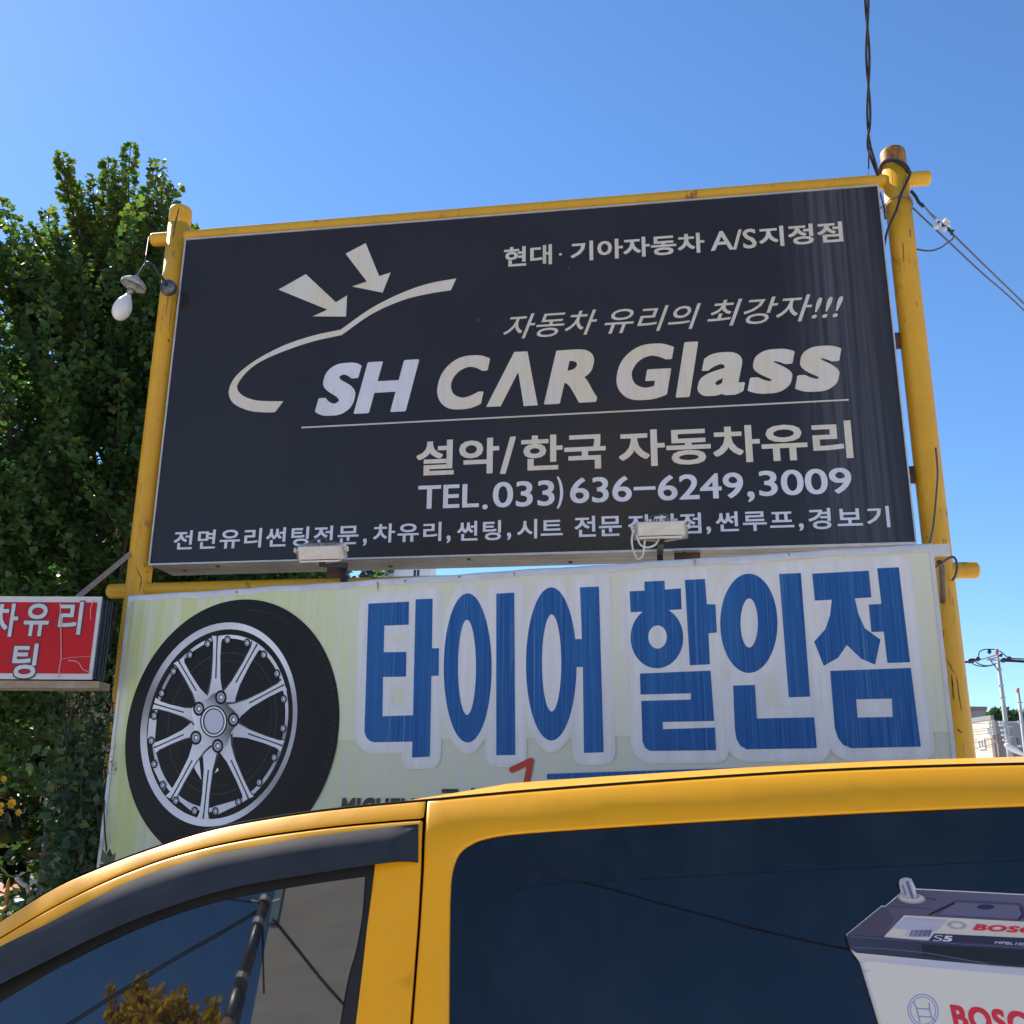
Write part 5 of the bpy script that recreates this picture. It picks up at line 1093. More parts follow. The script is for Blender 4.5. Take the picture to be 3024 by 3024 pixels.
for k, (x, y) in enumerate(((590, 1285), (600, 1330), (625, 1405), (635, 1478), (655, 1552), (870, 1280))):
    mb = MB(); mb.add(*lathe_straight(dd(x, y) - vec((0.22, 0, 0)), (1, 0, 0), [(0.05, 0), (0.11, 0.08), (0.06, 0.2), (0.11, 0.32), (0.05, 0.42)], 8)); mb.build('spool_insulator', M['porcelain'], up1)
for a, b in (((640, 1355), (760, 1345)), ((680, 1500), (770, 1490)), ((630, 1290), (680, 1550)), ((700, 1280), (870, 1280))):
    mb = MB(); mb.add(*tube([dd(*a), dd(*b)], 0.06, 6)); mb.build('bracket', M['galv'], up1)
mb = MB(); mb.add(*lathe_straight(dd(645, 1615), dd(740, 1668) - dd(645, 1615), [(0.10, 0), (0.26, 0.3), (0.28, 0.9), (0.16, 1.5), (0.06, 1.8), (0.05, 2.3)], 10), smooth=True); mb.build('street_lamp_head', M['frame'], up1)
tp2 = ph_(838, 775, 112); up2 = utility_pole(tp2, 0.34, 0.16, 'thin concrete utility pole at the right edge, farther of the two', 112, True)
for x0, x1, y in ((838, 915, 988), (850, 960, 1120)):
    mb = MB(); mb.add(*tube([ph_(x0, y, 111.7), ph_(x1, y, 111.7)], 0.07, 6)); mb.build('crossarm', M['galv'], up2)
lab = ['upper', 'middle', 'lower']
for k, (pa, pb) in enumerate((((750, 330), (1100, 342)), ((680, 350), (1100, 372)), ((650, 368), (1100, 392)))):
    cable('power_line', [dd(*pa), dd((pa[0] + pb[0]) / 2, (pa[1] + pb[1]) / 2), dd(*pb), dd(pb[0] + 900, pb[1] + 20)], 0.06, M['cable_dark'], lab[k] + ' of three dark power lines leaving the concrete pole to the right', 'power line', n=3)
for k, (pa, pb) in enumerate((((80, 372), (-60, 384)), ((110, 385), (-60, 397)))):
    cable('power_line', [dd(*pa), dd((pa[0] + pb[0]) / 2, (pa[1] + pb[1]) / 2), dd(*pb), dd(pb[0] - 900, pb[1] + 120)], 0.06, M['cable_dark'], lab[2 * k] + ' of two dark power lines from the concrete pole towards the yellow post', 'power line', n=3)
for k, (pa, pb) in enumerate((((120, 1300), (640, 1280)), ((140, 1400), (640, 1330)), ((150, 1480), (640, 1405)), ((160, 1600), (640, 1480)), ((170, 1690), (655, 1550)))):
    cable('service_wire', [ph_(*pa, 95), ph_((pa[0] + pb[0]) / 2, (pa[1] + pb[1]) / 2 + 9, 91), dd(*pb)], 0.022, M['cable_dark'], ['topmost', 'second from top', 'third from top', 'fourth from top', 'lowest'][k] + ' of the thin wires strung past the cream house wall', 'wire', n=4)
# white apartment tower far behind, seen in the slot under the black sign
ap = thing('apartment_tower', 'far white apartment tower glimpsed in the gap under the black sign', 'building', (-22, 210, 0))
r_ = atY(1271, 1680, 210)[0]; l_x = atY(1140, 1680, 210)[0]; l2 = atY(1161, 1680, 210)[0]
mb = MB(); mb.add(*bbox(l2, r_, 210, 226, 0, 66)); mb.build('wall', M['aptwhite'], ap)
mb = MB(); mb.add(*bbox(l_x, l2 - 0.02, 208.5, 224, 0, 66)); mb.build('stair_wall', M['housegrey'], ap)
mb = MB(); mb.add(*bbox(l_x - 5, l_x - 0.02, 212, 224, 0, 66)); mb.build('wall', M['aptwhite'], ap)
wx0, wx1 = atY(1222, 1680, 210)[0], atY(1239, 1680, 210)[0]; zt = atY(1230, 1683, 210)[2]
for k in range(-4, 6):
    z1 = zt + 2.9 * k; mb = MB(); mb.add(*bbox(wx0, wx1, 209.9, 210.3, z1 - 1.5, z1)); wi = mb.build('window', M['pane'], ap)
    mb = MB(); mb.add(*bbox((wx0 + wx1) / 2 - 0.06, (wx0 + wx1) / 2 + 0.06, 209.8, 209.89, z1 - 1.5, z1)); mb.build('window_frame', M['frame'], wi)
    mb = MB(); mb.add(*bbox(l_x - 4.2, l_x - 2.8, 211.9, 212.3, z1 - 2.2, z1)); mb.build('window', M['pane'], ap)

# ================================================================== foliage
def leaf_mesh(name, P, D, Nn, S, tv, tf, C, mat, parent):        # instanced leaf template, merged into one mesh
    P, D, Nn, S, C = map(np.asarray, (P, D, Nn, S, C)); n = len(P); tv = np.asarray(tv)
    D = D / np.linalg.norm(D, axis=1, keepdims=True); B = np.cross(D, Nn); B /= np.linalg.norm(B, axis=1, keepdims=True) + 1e-9; Nn = np.cross(B, D)
    V = P[:, None, :] + S[:, None, None] * (tv[None, :, 0:1] * B[:, None, :] + tv[None, :, 1:2] * D[:, None, :] + tv[None, :, 2:3] * Nn[:, None, :])
    k = len(tv); V = V.reshape(-1, 3) - ORG[parent.name]
    F = (np.array(tf)[None] + (np.arange(n) * k)[:, None, None]).reshape(-1, 3)
    me = bpy.data.meshes.new(name); me.vertices.add(len(V)); me.vertices.foreach_set('co', V.astype(np.float32).ravel())
    me.loops.add(F.size); me.loops.foreach_set('vertex_index', F.astype(np.int32).ravel())
    me.polygons.add(len(F)); me.polygons.foreach_set('loop_start', np.arange(0, F.size, 3, dtype=np.int32)); me.polygons.foreach_set('loop_total', np.full(len(F), 3, dtype=np.int32))
    me.update(calc_edges=True)
    a = me.color_attributes.new('col', 'FLOAT_COLOR', 'POINT'); cc = np.repeat(np.concatenate([C, np.ones((n, 1))], 1), k, 0); a.data.foreach_set('color', cc.astype(np.float32).ravel())
    me.materials.append(mat); o = bpy.data.objects.new(name, me); COL.objects.link(o); o.parent = parent; ORG[o.name] = ORG[parent.name]
    return o
FAN = ([(0, 0, 0), (-0.55, 0.62, 0.10), (-0.30, 0.95, 0.02), (0, 0.80, -0.04), (0.30, 0.95, 0.02), (0.55, 0.62, 0.10)], [(0, 2, 1), (0, 3, 2), (0, 4, 3), (0, 5, 4)])
OVAL = ([(0, 0, 0), (-0.30, 0.42, 0.05), (0, 1.0, -0.04), (0.30, 0.42, 0.05)], [(0, 3, 2), (0, 2, 1)])
def shoot_path(p, d, L, up=0.35, n=7):
    pts = [vec(p)]; d = unit(d)
    for i in range(n):
        d = unit(d + up * vec((0, 0, 1)) / n + RNG.normal(0, 0.05, 3)); pts.append(pts[-1] + d * L / n)
    return pts
def leaves_along(paths, spacing, per, size, t0=0.15):
    P, D, N = [], [], []
    for pts in paths:
        A = np.array(pts); d = np.concatenate([[0], np.cumsum(np.linalg.norm(np.diff(A, axis=0), axis=1))]); L = d[-1]
        s = np.arange(L * t0, L * 1.0, spacing)
        Q = np.stack([np.interp(s, d, A[:, k]) for k in range(3)], 1)
        for q in Q:
            az = RNG.uniform(0, 2 * math.pi)
            for j in range(per):
                a = az + j * 2 * math.pi / per + RNG.normal(0, 0.4); el = RNG.normal(0.15, 0.45)
                dr_ = np.array([math.cos(a) * math.cos(el), math.sin(a) * math.cos(el), math.sin(el)])
                P.append(q + dr_ * RNG.uniform(0.02, 0.055)); D.append(dr_ + RNG.normal(0, 0.25, 3)); N.append(np.array([0, 0, 1.0]) + RNG.normal(0, 0.6, 3))
    P, D, N = np.array(P), np.array(D), np.array(N); return P, D, N, size * RNG.uniform(0.7, 1.2, len(P))
def leaf_cols(P, base, yel, fy):
    n = len(P); k = RNG.uniform(0.65, 1.35, (n, 1)); c = np.array(base)[None] * k
    cl = 0.5 + 0.5 * np.sin(P[:, 0] * 2.3 + 1) * np.sin(P[:, 2] * 1.9 + P[:, 1] * 1.4)
    f = np.clip(fy(P) * (0.4 + 0.9 * cl) + RNG.normal(0, 0.12, n), 0, 1)[:, None] * (RNG.uniform(0, 1, (n, 1)) < 0.75)
    return c * (1 - f) + np.array(yel)[None] * f * k
def make_tree(name, label, base, height, lim, leaders, size, spacing, per, col, yel, fy, group=None, trunk_r=0.17, nl=70, sub=5, z0=1.7, up=0.5, mat='leaf', keep=None):
    t = thing(name, label, 'tree', base, group); base = vec(base)
    tr = [base + vec((0.05 * math.sin(k * 1.3), 0.05 * math.cos(k * 1.7), height * 0.93 * k / 9)) for k in range(10)]
    mb = MB(); mb.add(*tube(tr, [trunk_r * 1.25] + [max(0.02, trunk_r * (1 - 0.9 * k / 9)) for k in range(1, 10)], 12), smooth=True); mb.build('trunk', M['bark'], t)
    paths, limbs = [], []
    for k in range(nl):
        f = (k + RNG.uniform(0, 1)) / nl; z = z0 + (height * 0.86 - z0) * f; az = k * 2.399 + RNG.normal(0, 0.3)
        L = lim(z) * RNG.uniform(0.75, 1.05); el = 0.12 + 0.75 * f
        pth = shoot_path(base + vec((0, 0, z)), (math.cos(az) * math.cos(el), math.sin(az) * math.cos(el), math.sin(el)), L, up)
        limbs.append((pth, 0.035 * (1 - 0.6 * f))); paths.append(pth)
        for j in range(sub):
            i = RNG.integers(2, len(pth) - 1); q = pth[i]; a2 = az + RNG.normal(0, 0.9); e2 = RNG.uniform(0.1, 1.1)
            sp_ = shoot_path(q, (math.cos(a2) * math.cos(e2), math.sin(a2) * math.cos(e2), math.sin(e2)), L * RNG.uniform(0.30, 0.55), 0.4, 5); paths.append(sp_); limbs.append((sp_, 0.009))
    for st, tip in leaders:
        st, tip = vec(st), vec(tip); pth = [st + (tip - st) * q + vec((0.05 * math.sin(5 * q), 0, 0.0)) for q in np.linspace(0, 1, 9)]
        paths += [pth, pth]; limbs.append((pth, 0.016))
        for j in range(4):
            q = pth[RNG.integers(1, 6)]; a2 = RNG.uniform(0, 6.28); sp_ = shoot_path(q, (math.cos(a2) * 0.5, math.sin(a2) * 0.5, 0.85), RNG.uniform(0.3, 0.6), 0.5, 5); paths.append(sp_); limbs.append((sp_, 0.007))
    mb = MB()
    for pth, r in limbs:
        if keep is not None and not keep(np.array(pth)).all(): continue
        mb.add(*tube(pth, [r * (1 - 0.75 * i / (len(pth) - 1)) for i in range(len(pth))], 5, caps=False))
    mb.build('branches', M['bark'], t, kind='stuff')
    P, D, N, S = leaves_along(paths, spacing, per, size)
    if keep is not None:
        kk = keep(P); P, D, N, S = P[kk], D[kk], N[kk], S[kk]
    o = leaf_mesh('crown', P, D, N, S, *FAN, leaf_cols(P, col, yel, fy), M[mat], t); o['kind'] = 'stuff'
    return t, len(P)
GT = atY(176, 2560, 8.8); GT[2] = 0
def tip1932(x, y, Y): return atY(x * 1.5652, y * 1.5652, Y)
ldr = []
for x, y, Y in ((128, 300, 8.0), (214, 298, 8.2), (256, 276, 8.3), (308, 312, 8.1), (338, 350, 8.0), (72, 432, 7.8), (150, 345, 8.4), (185, 335, 8.1), (235, 330, 8.0), (285, 360, 8.5), (45, 470, 8.0), (100, 400, 8.1), (10, 465, 7.9), (370, 432, 8.3), (270, 420, 7.8), (210, 400, 7.9), (330, 420, 8.5)):
    tpp = tip1932(x, y, Y); ldr.append((vec((GT[0] + (tpp[0] - GT[0]) * 0.55, GT[1] + (tpp[1] - GT[1]) * 0.5, tpp[2] - RNG.uniform(1.4, 2.0))), tpp))
H0 = tip1932(256, 276, 8.3)[2]
lim0 = lambda z: 2.75 if z < 3.6 else max(0.42, 2.75 - (z - 3.6) * 0.85)
gk, nlf = make_tree('ginkgo_tree', 'tall dark green ginkgo tree with yellowing tips left of the black sign', GT, H0 - 1.1, lim0, ldr, 0.062, 0.045, 6, (0.062, 0.130, 0.040), (0.32, 0.27, 0.04),
                    lambda P: np.clip((P[:, 2] - 4.9) / 6.0, 0, 0.42), nl=96, sub=7, trunk_r=0.2, keep=lambda P: ((P - SF.P) @ SF.N < -0.42 - 0.25 * np.clip((P - SF.P) @ SF.U + 0.6, 0, 1)) & (P[:, 1] > 6.75))
print('ginkgo leaves', nlf)
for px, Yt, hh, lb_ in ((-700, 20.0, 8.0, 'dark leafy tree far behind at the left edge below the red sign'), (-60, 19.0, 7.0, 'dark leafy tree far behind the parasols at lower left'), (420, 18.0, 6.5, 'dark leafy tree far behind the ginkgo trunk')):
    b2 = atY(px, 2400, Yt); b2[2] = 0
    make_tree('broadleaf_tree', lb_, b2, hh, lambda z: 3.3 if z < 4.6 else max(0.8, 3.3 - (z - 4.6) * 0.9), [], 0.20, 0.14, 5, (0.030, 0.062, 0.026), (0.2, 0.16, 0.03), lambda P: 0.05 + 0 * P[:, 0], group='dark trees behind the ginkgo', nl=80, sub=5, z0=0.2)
b4 = atY(0, 750, 7.2); b4 = vec((b4[0] - 1.55, 7.2, 0)); zt4 = atY(0, 750, 7.2)[2]  # tree added at the left to cast shade over the van front
make_tree('ginkgo_tree', 'second ginkgo added to shade the van front, crown just entering at the upper left edge', b4, zt4 + 1.5, lambda z: 1.9 if z < 5.0 else max(0.35, 1.9 - (z - 5.0) * 0.5), [], 0.072, 0.06, 6, (0.060, 0.125, 0.040), (0.30, 0.26, 0.04), lambda P: np.clip((P[:, 2] - 4.8) / 7, 0, 0.3), nl=70, sub=6, z0=2.2, trunk_r=0.16)
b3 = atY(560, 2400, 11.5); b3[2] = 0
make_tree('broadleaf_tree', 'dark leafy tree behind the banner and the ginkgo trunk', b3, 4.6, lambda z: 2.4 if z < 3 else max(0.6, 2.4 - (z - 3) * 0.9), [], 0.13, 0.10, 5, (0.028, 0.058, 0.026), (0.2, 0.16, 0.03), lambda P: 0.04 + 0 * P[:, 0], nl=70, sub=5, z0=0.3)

# climbing vine on the left post
vn = thing('climbing_vine', 'dense leafy vine with pale flowers climbing beside the banner edge and left post', 'vine', SF(UL - 0.1, 0, PW))
def vpt(x, y, Y): return atY(x * 1.5652, y * 1.5652, Y)
Pv, St = [], MB()
for k in range(44):
    x0 = RNG.uniform(110, 205); x1 = x0 + RNG.normal(25, 22); y0, y1 = 1760, RNG.uniform(1215, 1560); x1 = min(x1, 232 - (y1 - 1215) * 0.10); Yv = RNG.uniform(5.95, 6.7)
    pts = [vpt(x0 + (x1 - x0) * q + 9 * math.sin(7 * q + k), y0 + (y1 - y0) * q, Yv + 0.06 * math.sin(9 * q)) for q in np.linspace(0, 1, 16)]
    St.add(*tube(pts, 0.0045, 4, caps=False)); A = np.array(pts)
    for q in RNG.uniform(0.05, 1.0, 80):
        i = q * 15; j = int(min(14, i)); Pv.append(A[j] + (A[j + 1] - A[j]) * (i - j) + RNG.normal(0, 0.06, 3))
Pv = np.array(Pv); kb = ((Pv - BF.P) @ BF.U < -0.03) | ((Pv - BF.P) @ BF.N < -0.12); Pv = Pv[kb]; St.build('stems', M['bark'], vn, kind='stuff')
n = len(Pv); Dv = RNG.normal(0, 1, (n, 3)) + np.array([0, -0.5, -0.1]); Nv = np.array([0, -0.7, 0.8]) + RNG.normal(0, 0.5, (n, 3))
cv = np.array([0.045, 0.085, 0.032])[None] * RNG.uniform(0.6, 1.7, (n, 1)) * np.array([1, 1, 1])[None]; yl = RNG.uniform(0, 1, n) < 0.08; cv[yl] = np.array([0.13, 0.15, 0.03])
o = leaf_mesh('foliage', Pv, Dv, Nv, RNG.uniform(0.045, 0.085, n), *OVAL, cv, M['leaf2'], vn); o['kind'] = 'stuff'
fl = []
for k in range(34):
    c = vpt(RNG.uniform(135, 222), RNG.normal(1335, 62), RNG.uniform(5.9, 6.15)); fl += [c + RNG.normal(0, 0.022, 3) for _ in range(9)]
fl = np.array(fl); n = len(fl)
o = leaf_mesh('flowers', fl, RNG.normal(0, 1, (n, 3)), RNG.normal(0, 1, (n, 3)) + np.array([0, -1, 0.5]), RNG.uniform(0.012, 0.030, n), *OVAL, np.array([0.30, 0.31, 0.20])[None] * RNG.uniform(0.6, 1.2, (n, 1)), M['leaf2'], vn); o['kind'] = 'stuff'
sprig = thing('leaf_sprig', 'small sprig of oval leaves in front of the lower left banner corner', 'plant', vpt(205, 1660, 5.6))
root = vpt(204, 1638, 5.6) * vec((1, 1, 0)); tips = [vpt(196, 1612, 5.6), vpt(206, 1610, 5.62), vpt(214, 1617, 5.58), vpt(194, 1634, 5.58), vpt(212, 1640, 5.6), vpt(203, 1630, 5.62)]
mb = MB()
nod = vpt(204, 1638, 5.6); mb.add(*tube([root, nod], 0.004, 5))
mb.build('stem', M['bark'], sprig)
for k, tpv in enumerate(tips):
    leaf_mesh('leaf', [nod + (tpv - nod) * 0.2], [tpv - nod], [vec((0.2 * (k - 2), -1, 0.4))], np.array([np.linalg.norm(tpv - nod) * 0.9 + 0.02]), *OVAL, np.array([[0.05, 0.10, 0.055]]), M['leaf2'], sprig)
# ivy leaves peeping round the banner edge (part of the vine)
# far wood on the hill
mb = MB(); tw_ = thing('far_wood', 'line of far green trees above the houses at right', 'trees', (0, 0, 0)); 
bpy.data.objects.remove(tw_)
Pw = []
for k in range(9000):
    x = RNG.uniform(300, 1500); yb = 1265 - 25 * math.sin(x * 0.012); h_ = 120 + 30 * math.sin(x * 0.013 + 1) + 22 * math.sin(x * 0.041); y = yb - h_ * RNG.uniform(0, 1) ** 1.3; Pw.append(ph_(x, y, RNG.uniform(165, 185)))
Pw = np.array(Pw); n = len(Pw)
hold = bpy.data.objects.new('far_wood_root', None); ORG[hold.name] = np.array([60.0, 170, 0])
o = leaf_mesh('far_wood', Pw, RNG.normal(0, 1, (n, 3)), RNG.normal(0, 1, (n, 3)), RNG.uniform(0.5, 1.2, n), *OVAL, np.array([0.05, 0.085, 0.035])[None] * RNG.uniform(0.5, 1.5, (n, 1)), M['leaf'], hold)
o.parent = None; o.location = (60, 170, 0); o['kind'] = 'stuff'; o['label'] = 'far green wood showing above the houses at right'; o['category'] = 'wood'; bpy.data.objects.remove(hold)

# yellow flowers low at the left edge
for k, (x, y) in enumerate(((3, 1520), (24, 1516), (36, 1533), (2, 1533), (8, 1470))):
    c = vpt(x, y, 7.2); ft = thing('yellow_flower', ['yellow blossom cut by the left edge under the red sign', 'largest yellow blossom in the dark leaves at left', 'lone yellow blossom right of the larger blossom', 'lower yellow blossom at the very left edge', 'highest small yellow blossom at the left edge'][k], 'flower', c, 'yellow flowers in the dark foliage')
    m_ = 14; leaf_mesh('petals', [c] * m_, [vec((math.cos(a), -0.5, math.sin(a))) for a in np.linspace(0, 12.0, m_, endpoint=False)], [vec((0, -1, 0.2))] * m_, np.full(m_, 0.038 if k == 1 else 0.027), *OVAL, np.array([[0.75, 0.42, 0.02]] * m_), M['leaf2'], ft)
    mb = MB(); mb.add(*tube([c, c + vec((0.02, 0.06, -0.10))], 0.003, 5)); mb.build('stem', M['bark'], ft)

# small street clutter low at the left edge, beyond the van's nose
ZC = zmap(0, 2350, 4.83); pc = lambda x, y, Y=11.0: atY(*ZC(x, y), Y)
um = thing('orange_parasol', 'faded orange red parasol canopy low at the left edge', 'parasol', pc(60, 2200, 11.6) * vec((1, 1, 0)))
ap_ = pc(60, 1225, 11.6); R_ = 0.80; zr = pc(60, 1420, 11.6)[2]
for k in range(8):
    a0, a1 = k * math.pi / 4, (k + 1) * math.pi / 4; q = [(ap_[0] + R_ * math.cos(t), ap_[1] + R_ * math.sin(t), zr) for t in (a0, a1)]; mq = [tuple(ap_ * 0.45 + vec(p) * 0.55 - vec((0, 0, 0.03))) for p in q]
    mb = MB(); mb.add([tuple(ap_)] + mq + q + [(p[0], p[1], p[2] - 0.07) for p in q], [(0, 1, 2), (1, 3, 4, 2), (3, 5, 6, 4)]); mb.build('canopy_panel', simple('orange_canopy_%d' % k, (0.62, 0.13 + 0.03 * (k % 2), 0.075), 0.7) if k < 2 else bpy.data.materials['orange_canopy_%d' % (k % 2)], um)
mb = MB(); mb.add(*tube([(ap_[0], ap_[1], 0), tuple(ap_)], 0.025, 8)); mb.build('pole', M['galv'], um)
M['bluecan'] = simple('blue_canopy', (0.10, 0.20, 0.50), 0.7)
bp_ = thing('blue_parasol', 'blue parasol top peeking over the orange parasol', 'parasol', pc(-10, 2200, 12.6) * vec((1, 1, 0)))
a2_ = pc(-10, 1190, 12.6); z2_ = pc(0, 1330, 12.6)[2]
for k in range(8):
    a0, a1 = k * math.pi / 4, (k + 1) * math.pi / 4; mb = MB(); mb.add([tuple(a2_)] + [(a2_[0] + 0.42 * math.cos(t), a2_[1] + 0.42 * math.sin(t), z2_) for t in (a0, a1)], [(0, 1, 2)]); mb.build('canopy_panel', M['bluecan'], bp_)
mb = MB(); mb.add(*tube([(a2_[0], a2_[1], 0), tuple(a2_)], 0.025, 8)); mb.build('pole', M['galv'], bp_)
M['yplast'] = simple('yellow_stand_paint', (0.62, 0.33, 0.03), 0.5)
ys_ = thing('yellow_stand', 'flared yellow stand with tapering column beside the orange parasol', 'stand', pc(130, 2300, 10.2) * vec((1, 1, 0)))
c0 = pc(128, 1180, 10.2); prof = [(0.008, 0), (0.04, -0.08), (0.055, -0.3), (0.075, -0.7), (0.12, -0.9), (0.22, -1.0), (0.30, -1.03), (0.31, -1.10)]
sc_ = (c0[2] - pc(128, 1640, 10.2)[2]) / 1.1
mb = MB(); mb.add(*lathe_straight(c0, (0, 0, 1), [(r * sc_ * 1.3, h * sc_) for r, h in prof], 18), smooth=True); mb.build('column', M['yplast'], ys_)
zb_ = c0[2] - 1.1 * sc_; mb = MB(); mb.add(*bbox(c0[0] - 0.5, c0[0] + 0.45, c0[1] - 0.3, c0[1] + 0.3, 0, zb_ - 0.002)); mb.build('plinth', M['yplast'], ys_)
mb = MB(); mb.add(*bbox(c0[0] - 0.52, c0[0] + 0.05, c0[1] - 0.33, c0[1] - 0.305, zb_ - 0.06, zb_ - 0.01)); mb.build('edge_strip', M['frame'], ys_)
tr_ = thing('teal_tub', 'teal plastic tub standing beside the yellow stand', 'tub', pc(310, 2300, 10.8) * vec((1, 1, 0)))
t0 = pc(305, 1520, 10.8); h_t = t0[2]; rr_ = 0.255
mb = MB(); mb.add(*lathe_straight((t0[0], t0[1], 0), (0, 0, 1), [(rr_ * 0.8, 0), (rr_ * 0.94, h_t - 0.07)], 20), smooth=True); mb.build('body', M['teal'], tr_)
M['tealrim'] = simple('teal_tub_rim', (0.05, 0.27, 0.36), 0.4)
mb = MB(); mb.add(*lathe_straight((t0[0], t0[1], h_t), (0, 0, 1), [(rr_ * 0.95, -0.14), (rr_ * 1.02, -0.13), (rr_ * 1.03, 0.0), (rr_ * 0.98, 0.006)], 20), smooth=True); mb.build('rim', M['tealrim'], tr_)
wr_ = thing('white_rack', 'bent white pipe rack beside the ginkgo trunk', 'rack', pc(420, 2300, 9.6) * vec((1, 1, 0)))
for P, r in (([(240, 1160), (255, 1190), (330, 1260), (400, 1290)], 0.022), ([(390, 1280), (410, 1250), (470, 1228), (550, 1225)], 0.018), ([(500, 1340), (650, 1330)], 0.016), ([(400, 1290), (410, 1600), (415, 2200)], 0.016), ([(650, 1330), (655, 2200)], 0.014)):
    mb = MB(); mb.add(*tube(spline([pc(*p, 9.6) for p in P], 5), r, 8), smooth=True); mb.build('pipe', M['frame'], wr_)
mb = MB(); mb.add(*obox(pc(672, 1330, 9.4), np.eye(3), (0.035, 0.012, 0.18))); mb.build('slat', M['housecream'], wr_)
sh = thing('low_shrub', 'low green shrub at the foot of the ginkgo beside the white rack', 'shrub', pc(430, 2300, 9.3) * vec((1, 1, 0)))
nS = 900; Ps = np.stack([RNG.normal(0, 0.22, nS), RNG.normal(0, 0.22, nS), RNG.uniform(0.2, 1.0, nS) * pc(430, 1370, 9.3)[2]], 1) + ORG[sh.name]
leaf_mesh('foliage', Ps, RNG.normal(0, 1, (nS, 3)), RNG.normal(0, 1, (nS, 3)) + np.array([0, -0.5, 0.6]), RNG.uniform(0.05, 0.10, nS), *OVAL, np.array([0.06, 0.12, 0.05])[None] * RNG.uniform(0.6, 1.4, (nS, 1)), M['leaf2'], sh)['kind'] = 'stuff'
mb = MB(); mb.add(*tube([ORG[sh.name], ORG[sh.name] + vec((0, 0, 0.7))], 0.02, 6)); mb.build('stem', M['bark'], sh)

# ================================================================== behind the viewer: what the van windows mirror
def refl(px, py, dist):
    p = unp(px, py, -0.006); h = 1e-3
    n = unit((-(ys(p[0] + h, p[2]) - ys(p[0] - h, p[2])) / (2 * h), 1.0, -(ys(p[0], p[2] + h) - ys(p[0], p[2] - h)) / (2 * h))) * -1.0
    d = unit(p - CAM); r = d - 2 * (d @ n) * n
    return p + r * dist / math.hypot(r[0], r[1])
ZV = zmap(100, 2550, 1.84)

rv_ = lambda x, y, d: refl(*ZV(x, y), d)
DP = 9.0
pt_, pm_ = rv_(1270, 180, DP), rv_(1020, 830, DP)
ptx = vec((pt_[0], pt_[1], pt_[2])); pbx = ptx + (pm_ - pt_) * 0.55 * (pt_[2] / (pt_[2] - pm_[2])); pbx[2] = 0; pbx[1] = ptx[1]
rp_ = thing('leaning_pole', 'old dark utility pole mirrored in the front van window', 'utility pole', pbx)
K_ = lambda t: pbx + (ptx - pbx) * t
mb = MB(); mb.add(*tube([K_(0), K_(0.80)], [0.16, 0.125], 16), smooth=True); mb.build('lower_shaft', M['bark2'] if 'bark2' in M else M['housebrown'], rp_)
mb = MB(); mb.add(*tube([K_(0.795), K_(0.80), K_(0.835), K_(0.84)], [0.13, 0.14, 0.14, 0.115], 16), smooth=True); mb.build('sleeve', M['castiron'], rp_)
mb = MB(); mb.add(*tube([K_(0.84), K_(1.0)], [0.11, 0.09], 16), smooth=True); mb.build('upper_shaft', M['castiron'], rp_)
for t in (0.86, 0.95, 0.99, 0.70):
    mb = MB(); mb.add(*lathe_straight(K_(t), ptx - pbx, [(0.145 if t < 0.8 else 0.12, -0.03), (0.145 if t < 0.8 else 0.12, 0.03)], 14)); mb.build('band', M['galv'], rp_)
for s_ in (-1, 1):
    mb = MB(); mb.add(*tube([K_(0.985), K_(0.985) + vec((s_ * 0.25, 0, 0.05))], 0.025, 6)); mb.build('step_bolt', M['galv'], rp_)
cable('mirrored_wire', [rv_(1212, 258, DP), rv_(1040, 355, DP), rv_(700, 545, DP), rv_(180, 872, DP), rv_(-400, 1230, DP)], 0.011, M['cable_dark'], 'upper of two slanting wires mirrored in the front van window', 'wire')
cable('mirrored_wire', [rv_(1208, 272, DP), rv_(1040, 368, DP), rv_(700, 560, DP), rv_(180, 888, DP), rv_(-400, 1250, DP)], 0.011, M['cable_dark'], 'lower of two slanting wires mirrored in the front van window', 'wire')
cable('mirrored_wire', [rv_(1235, 215, DP), rv_(1140, 205, DP), rv_(1060, 195, DP), 2 * rv_(1060, 195, DP) - rv_(1235, 215, DP)], 0.012, M['cable_dark'], 'short wire leaving the mirrored pole top to the left', 'wire')
cable('mirrored_wire', [rv_(1245, 330, DP), rv_(1248, 470, DP), rv_(1250, 700, DP)], 0.016, M['cable_dark'], 'thin wire hanging beside the mirrored pole', 'wire')
cable('mirrored_wire', [rv_(1300, 300, 10.0), rv_(1480, 520, 10.0), rv_(1670, 750, 10.0), rv_(1800, 900, 10.0)], 0.022, M['cable_dark'], 'dark cable standing in for a diagonal shadow on the mirrored grey wall', 'cable')  # cable added in place of the slanting shadow on that wall
cable('mirrored_wire', [refl(1300, 2470, 10), refl(1409, 2492, 10), refl(1566, 2535, 10), refl(1878, 2645, 10), refl(2191, 2731, 10), refl(2504, 2802, 10), refl(2900, 2870, 10)], 0.014, M['cable_dark'], 'sagging wire mirrored across the dark rear side window', 'wire')
bl1 = rv_(1250, 500, 11.0); bx0 = bl1[0]; by = bl1[1]
mbk = thing('grey_building', 'narrow grey rendered building with teal edge mirrored in the front van window', 'building', (bx0 + 1.4, by - 2, 0))
mb = MB(); mb.add(*bbox(bx0, bx0 + 2.7, by - 5, by, 0, 9.9)); mb.build('wall', M['wall_back'], mbk)
mb = MB(); mb.add(*bbox(bx0 - 0.01, bx0 + 0.16, by + 0.005, by + 0.04, rv_(1330, 340, 11)[2], 9.92)); mb.build('teal_edge', M['teal'], mbk)
yt = rv_(735, 900, 15.0); yz = rv_(810, 500, 15.0)[2]; yt[2] = 0
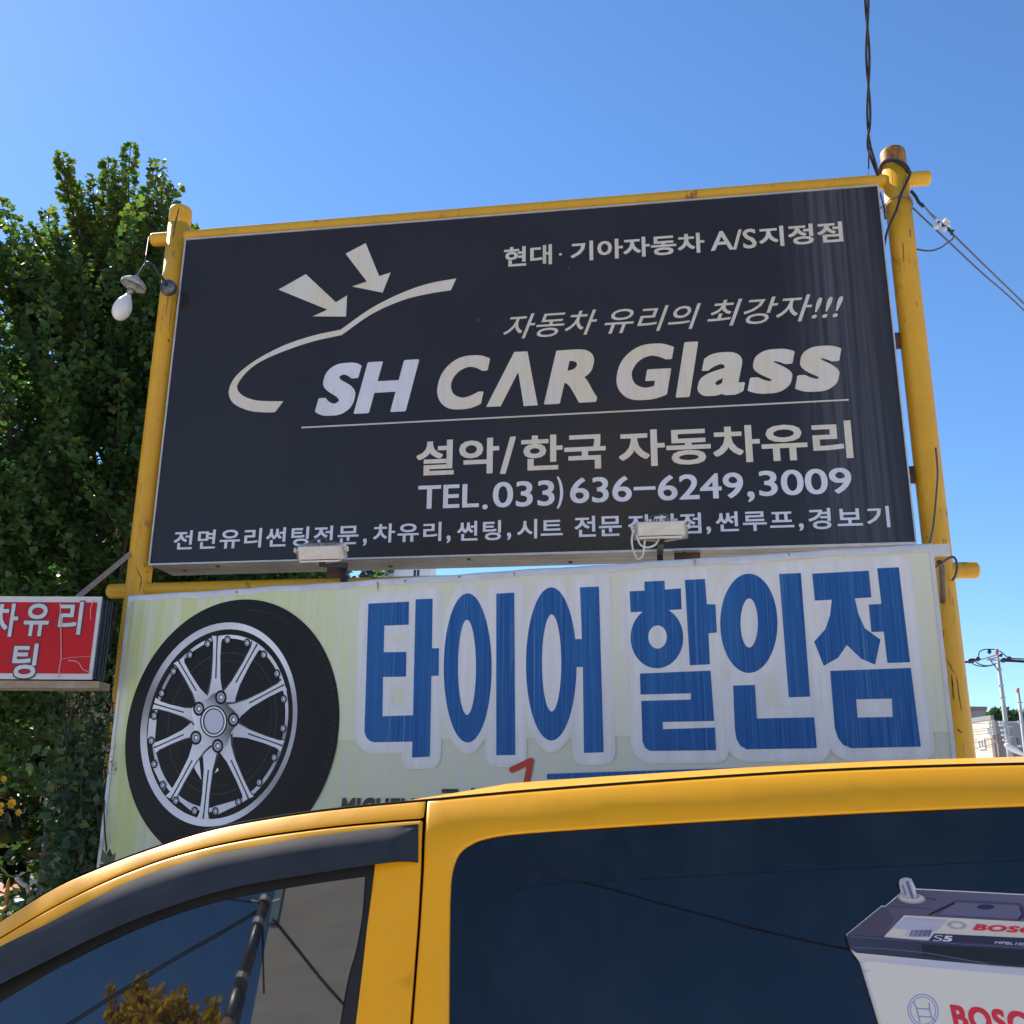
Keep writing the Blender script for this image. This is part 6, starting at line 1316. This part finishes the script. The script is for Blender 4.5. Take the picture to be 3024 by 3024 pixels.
make_tree('yellow_ginkgo', 'golden yellow ginkgo tree mirrored in the front van window', yt, yz - 1.15, lambda z: 1.75 * math.sqrt(max(0.25, 1 - ((z - (yz - 3.4)) / 3.0) ** 2)), [], 0.13, 0.06, 6, (0.46, 0.30, 0.035), (0.66, 0.42, 0.035), lambda P: 0.55 + 0 * P[:, 0], nl=230, sub=8, z0=2.4, up=0.0)

# unseen wooded hill added behind the viewer, darkening what sign and paintwork mirror
hl = MB(); NX = 60; rows = []
for j, (yy, k) in enumerate(((-90, 0.0), (-120, 0.25), (-170, 0.7), (-230, 1.0), (-330, 1.1))):
    rows.append([(x, yy - 0.12 * abs(x), k * (34 + 9 * math.sin(x * 0.021 + 1) + 6 * math.sin(x * 0.063)) - 0.5) for x in np.linspace(-420, 420, NX)])
hl.add(*loft(rows), smooth=True)
hill = hl.build('hill', simple('added_wooded_hill', (0.07, 0.09, 0.045), 0.95, var=0.5, s=0.06), kind='structure', loc=(0, -200, 0))

# unseen pale shops added behind the viewer to bounce sunlight onto the van
M['bouncewall'] = simple('pale_bounce_wall', (0.66, 0.60, 0.52), 0.85, var=0.06, s=0.8)
for x0, x1, lb_ in ((-0.2, 15.0, 'low cream shop row added unseen behind the viewer to bounce sun onto the van'), (-24.0, -7.5, 'low cream workshop added unseen at left behind the viewer to bounce sun onto the van')):
    sb = thing('bounce_building', lb_, 'building', ((x0 + x1) / 2, -11, 0), 'added shops bouncing sunlight')
    mb = MB(); mb.add(*bbox(x0, x1, -16, -9.5, 0, 4.3)); mb.build('wall', M['bouncewall'], sb)
    mb = MB(); mb.add(*bbox(x0 - 0.2, x1 + 0.2, -16.2, -9.2, 4.304, 4.55)); mb.build('roof_edge', M['housegrey'], sb)
    k = 0
    for xw in np.arange(x0 + 1.2, x1 - 2.0, 4.2):
        mb = MB(); mb.add(*bbox(xw, xw + 1.6, -9.499, -9.46, 0.9, 2.3)); wi = mb.build('window', M['pane'], sb)
        mb = MB(); mb.add(*bbox(xw - 0.08, xw + 1.68, -9.499, -9.42, 0.78, 0.895)); mb.build('window_sill', M['frame'], wi)
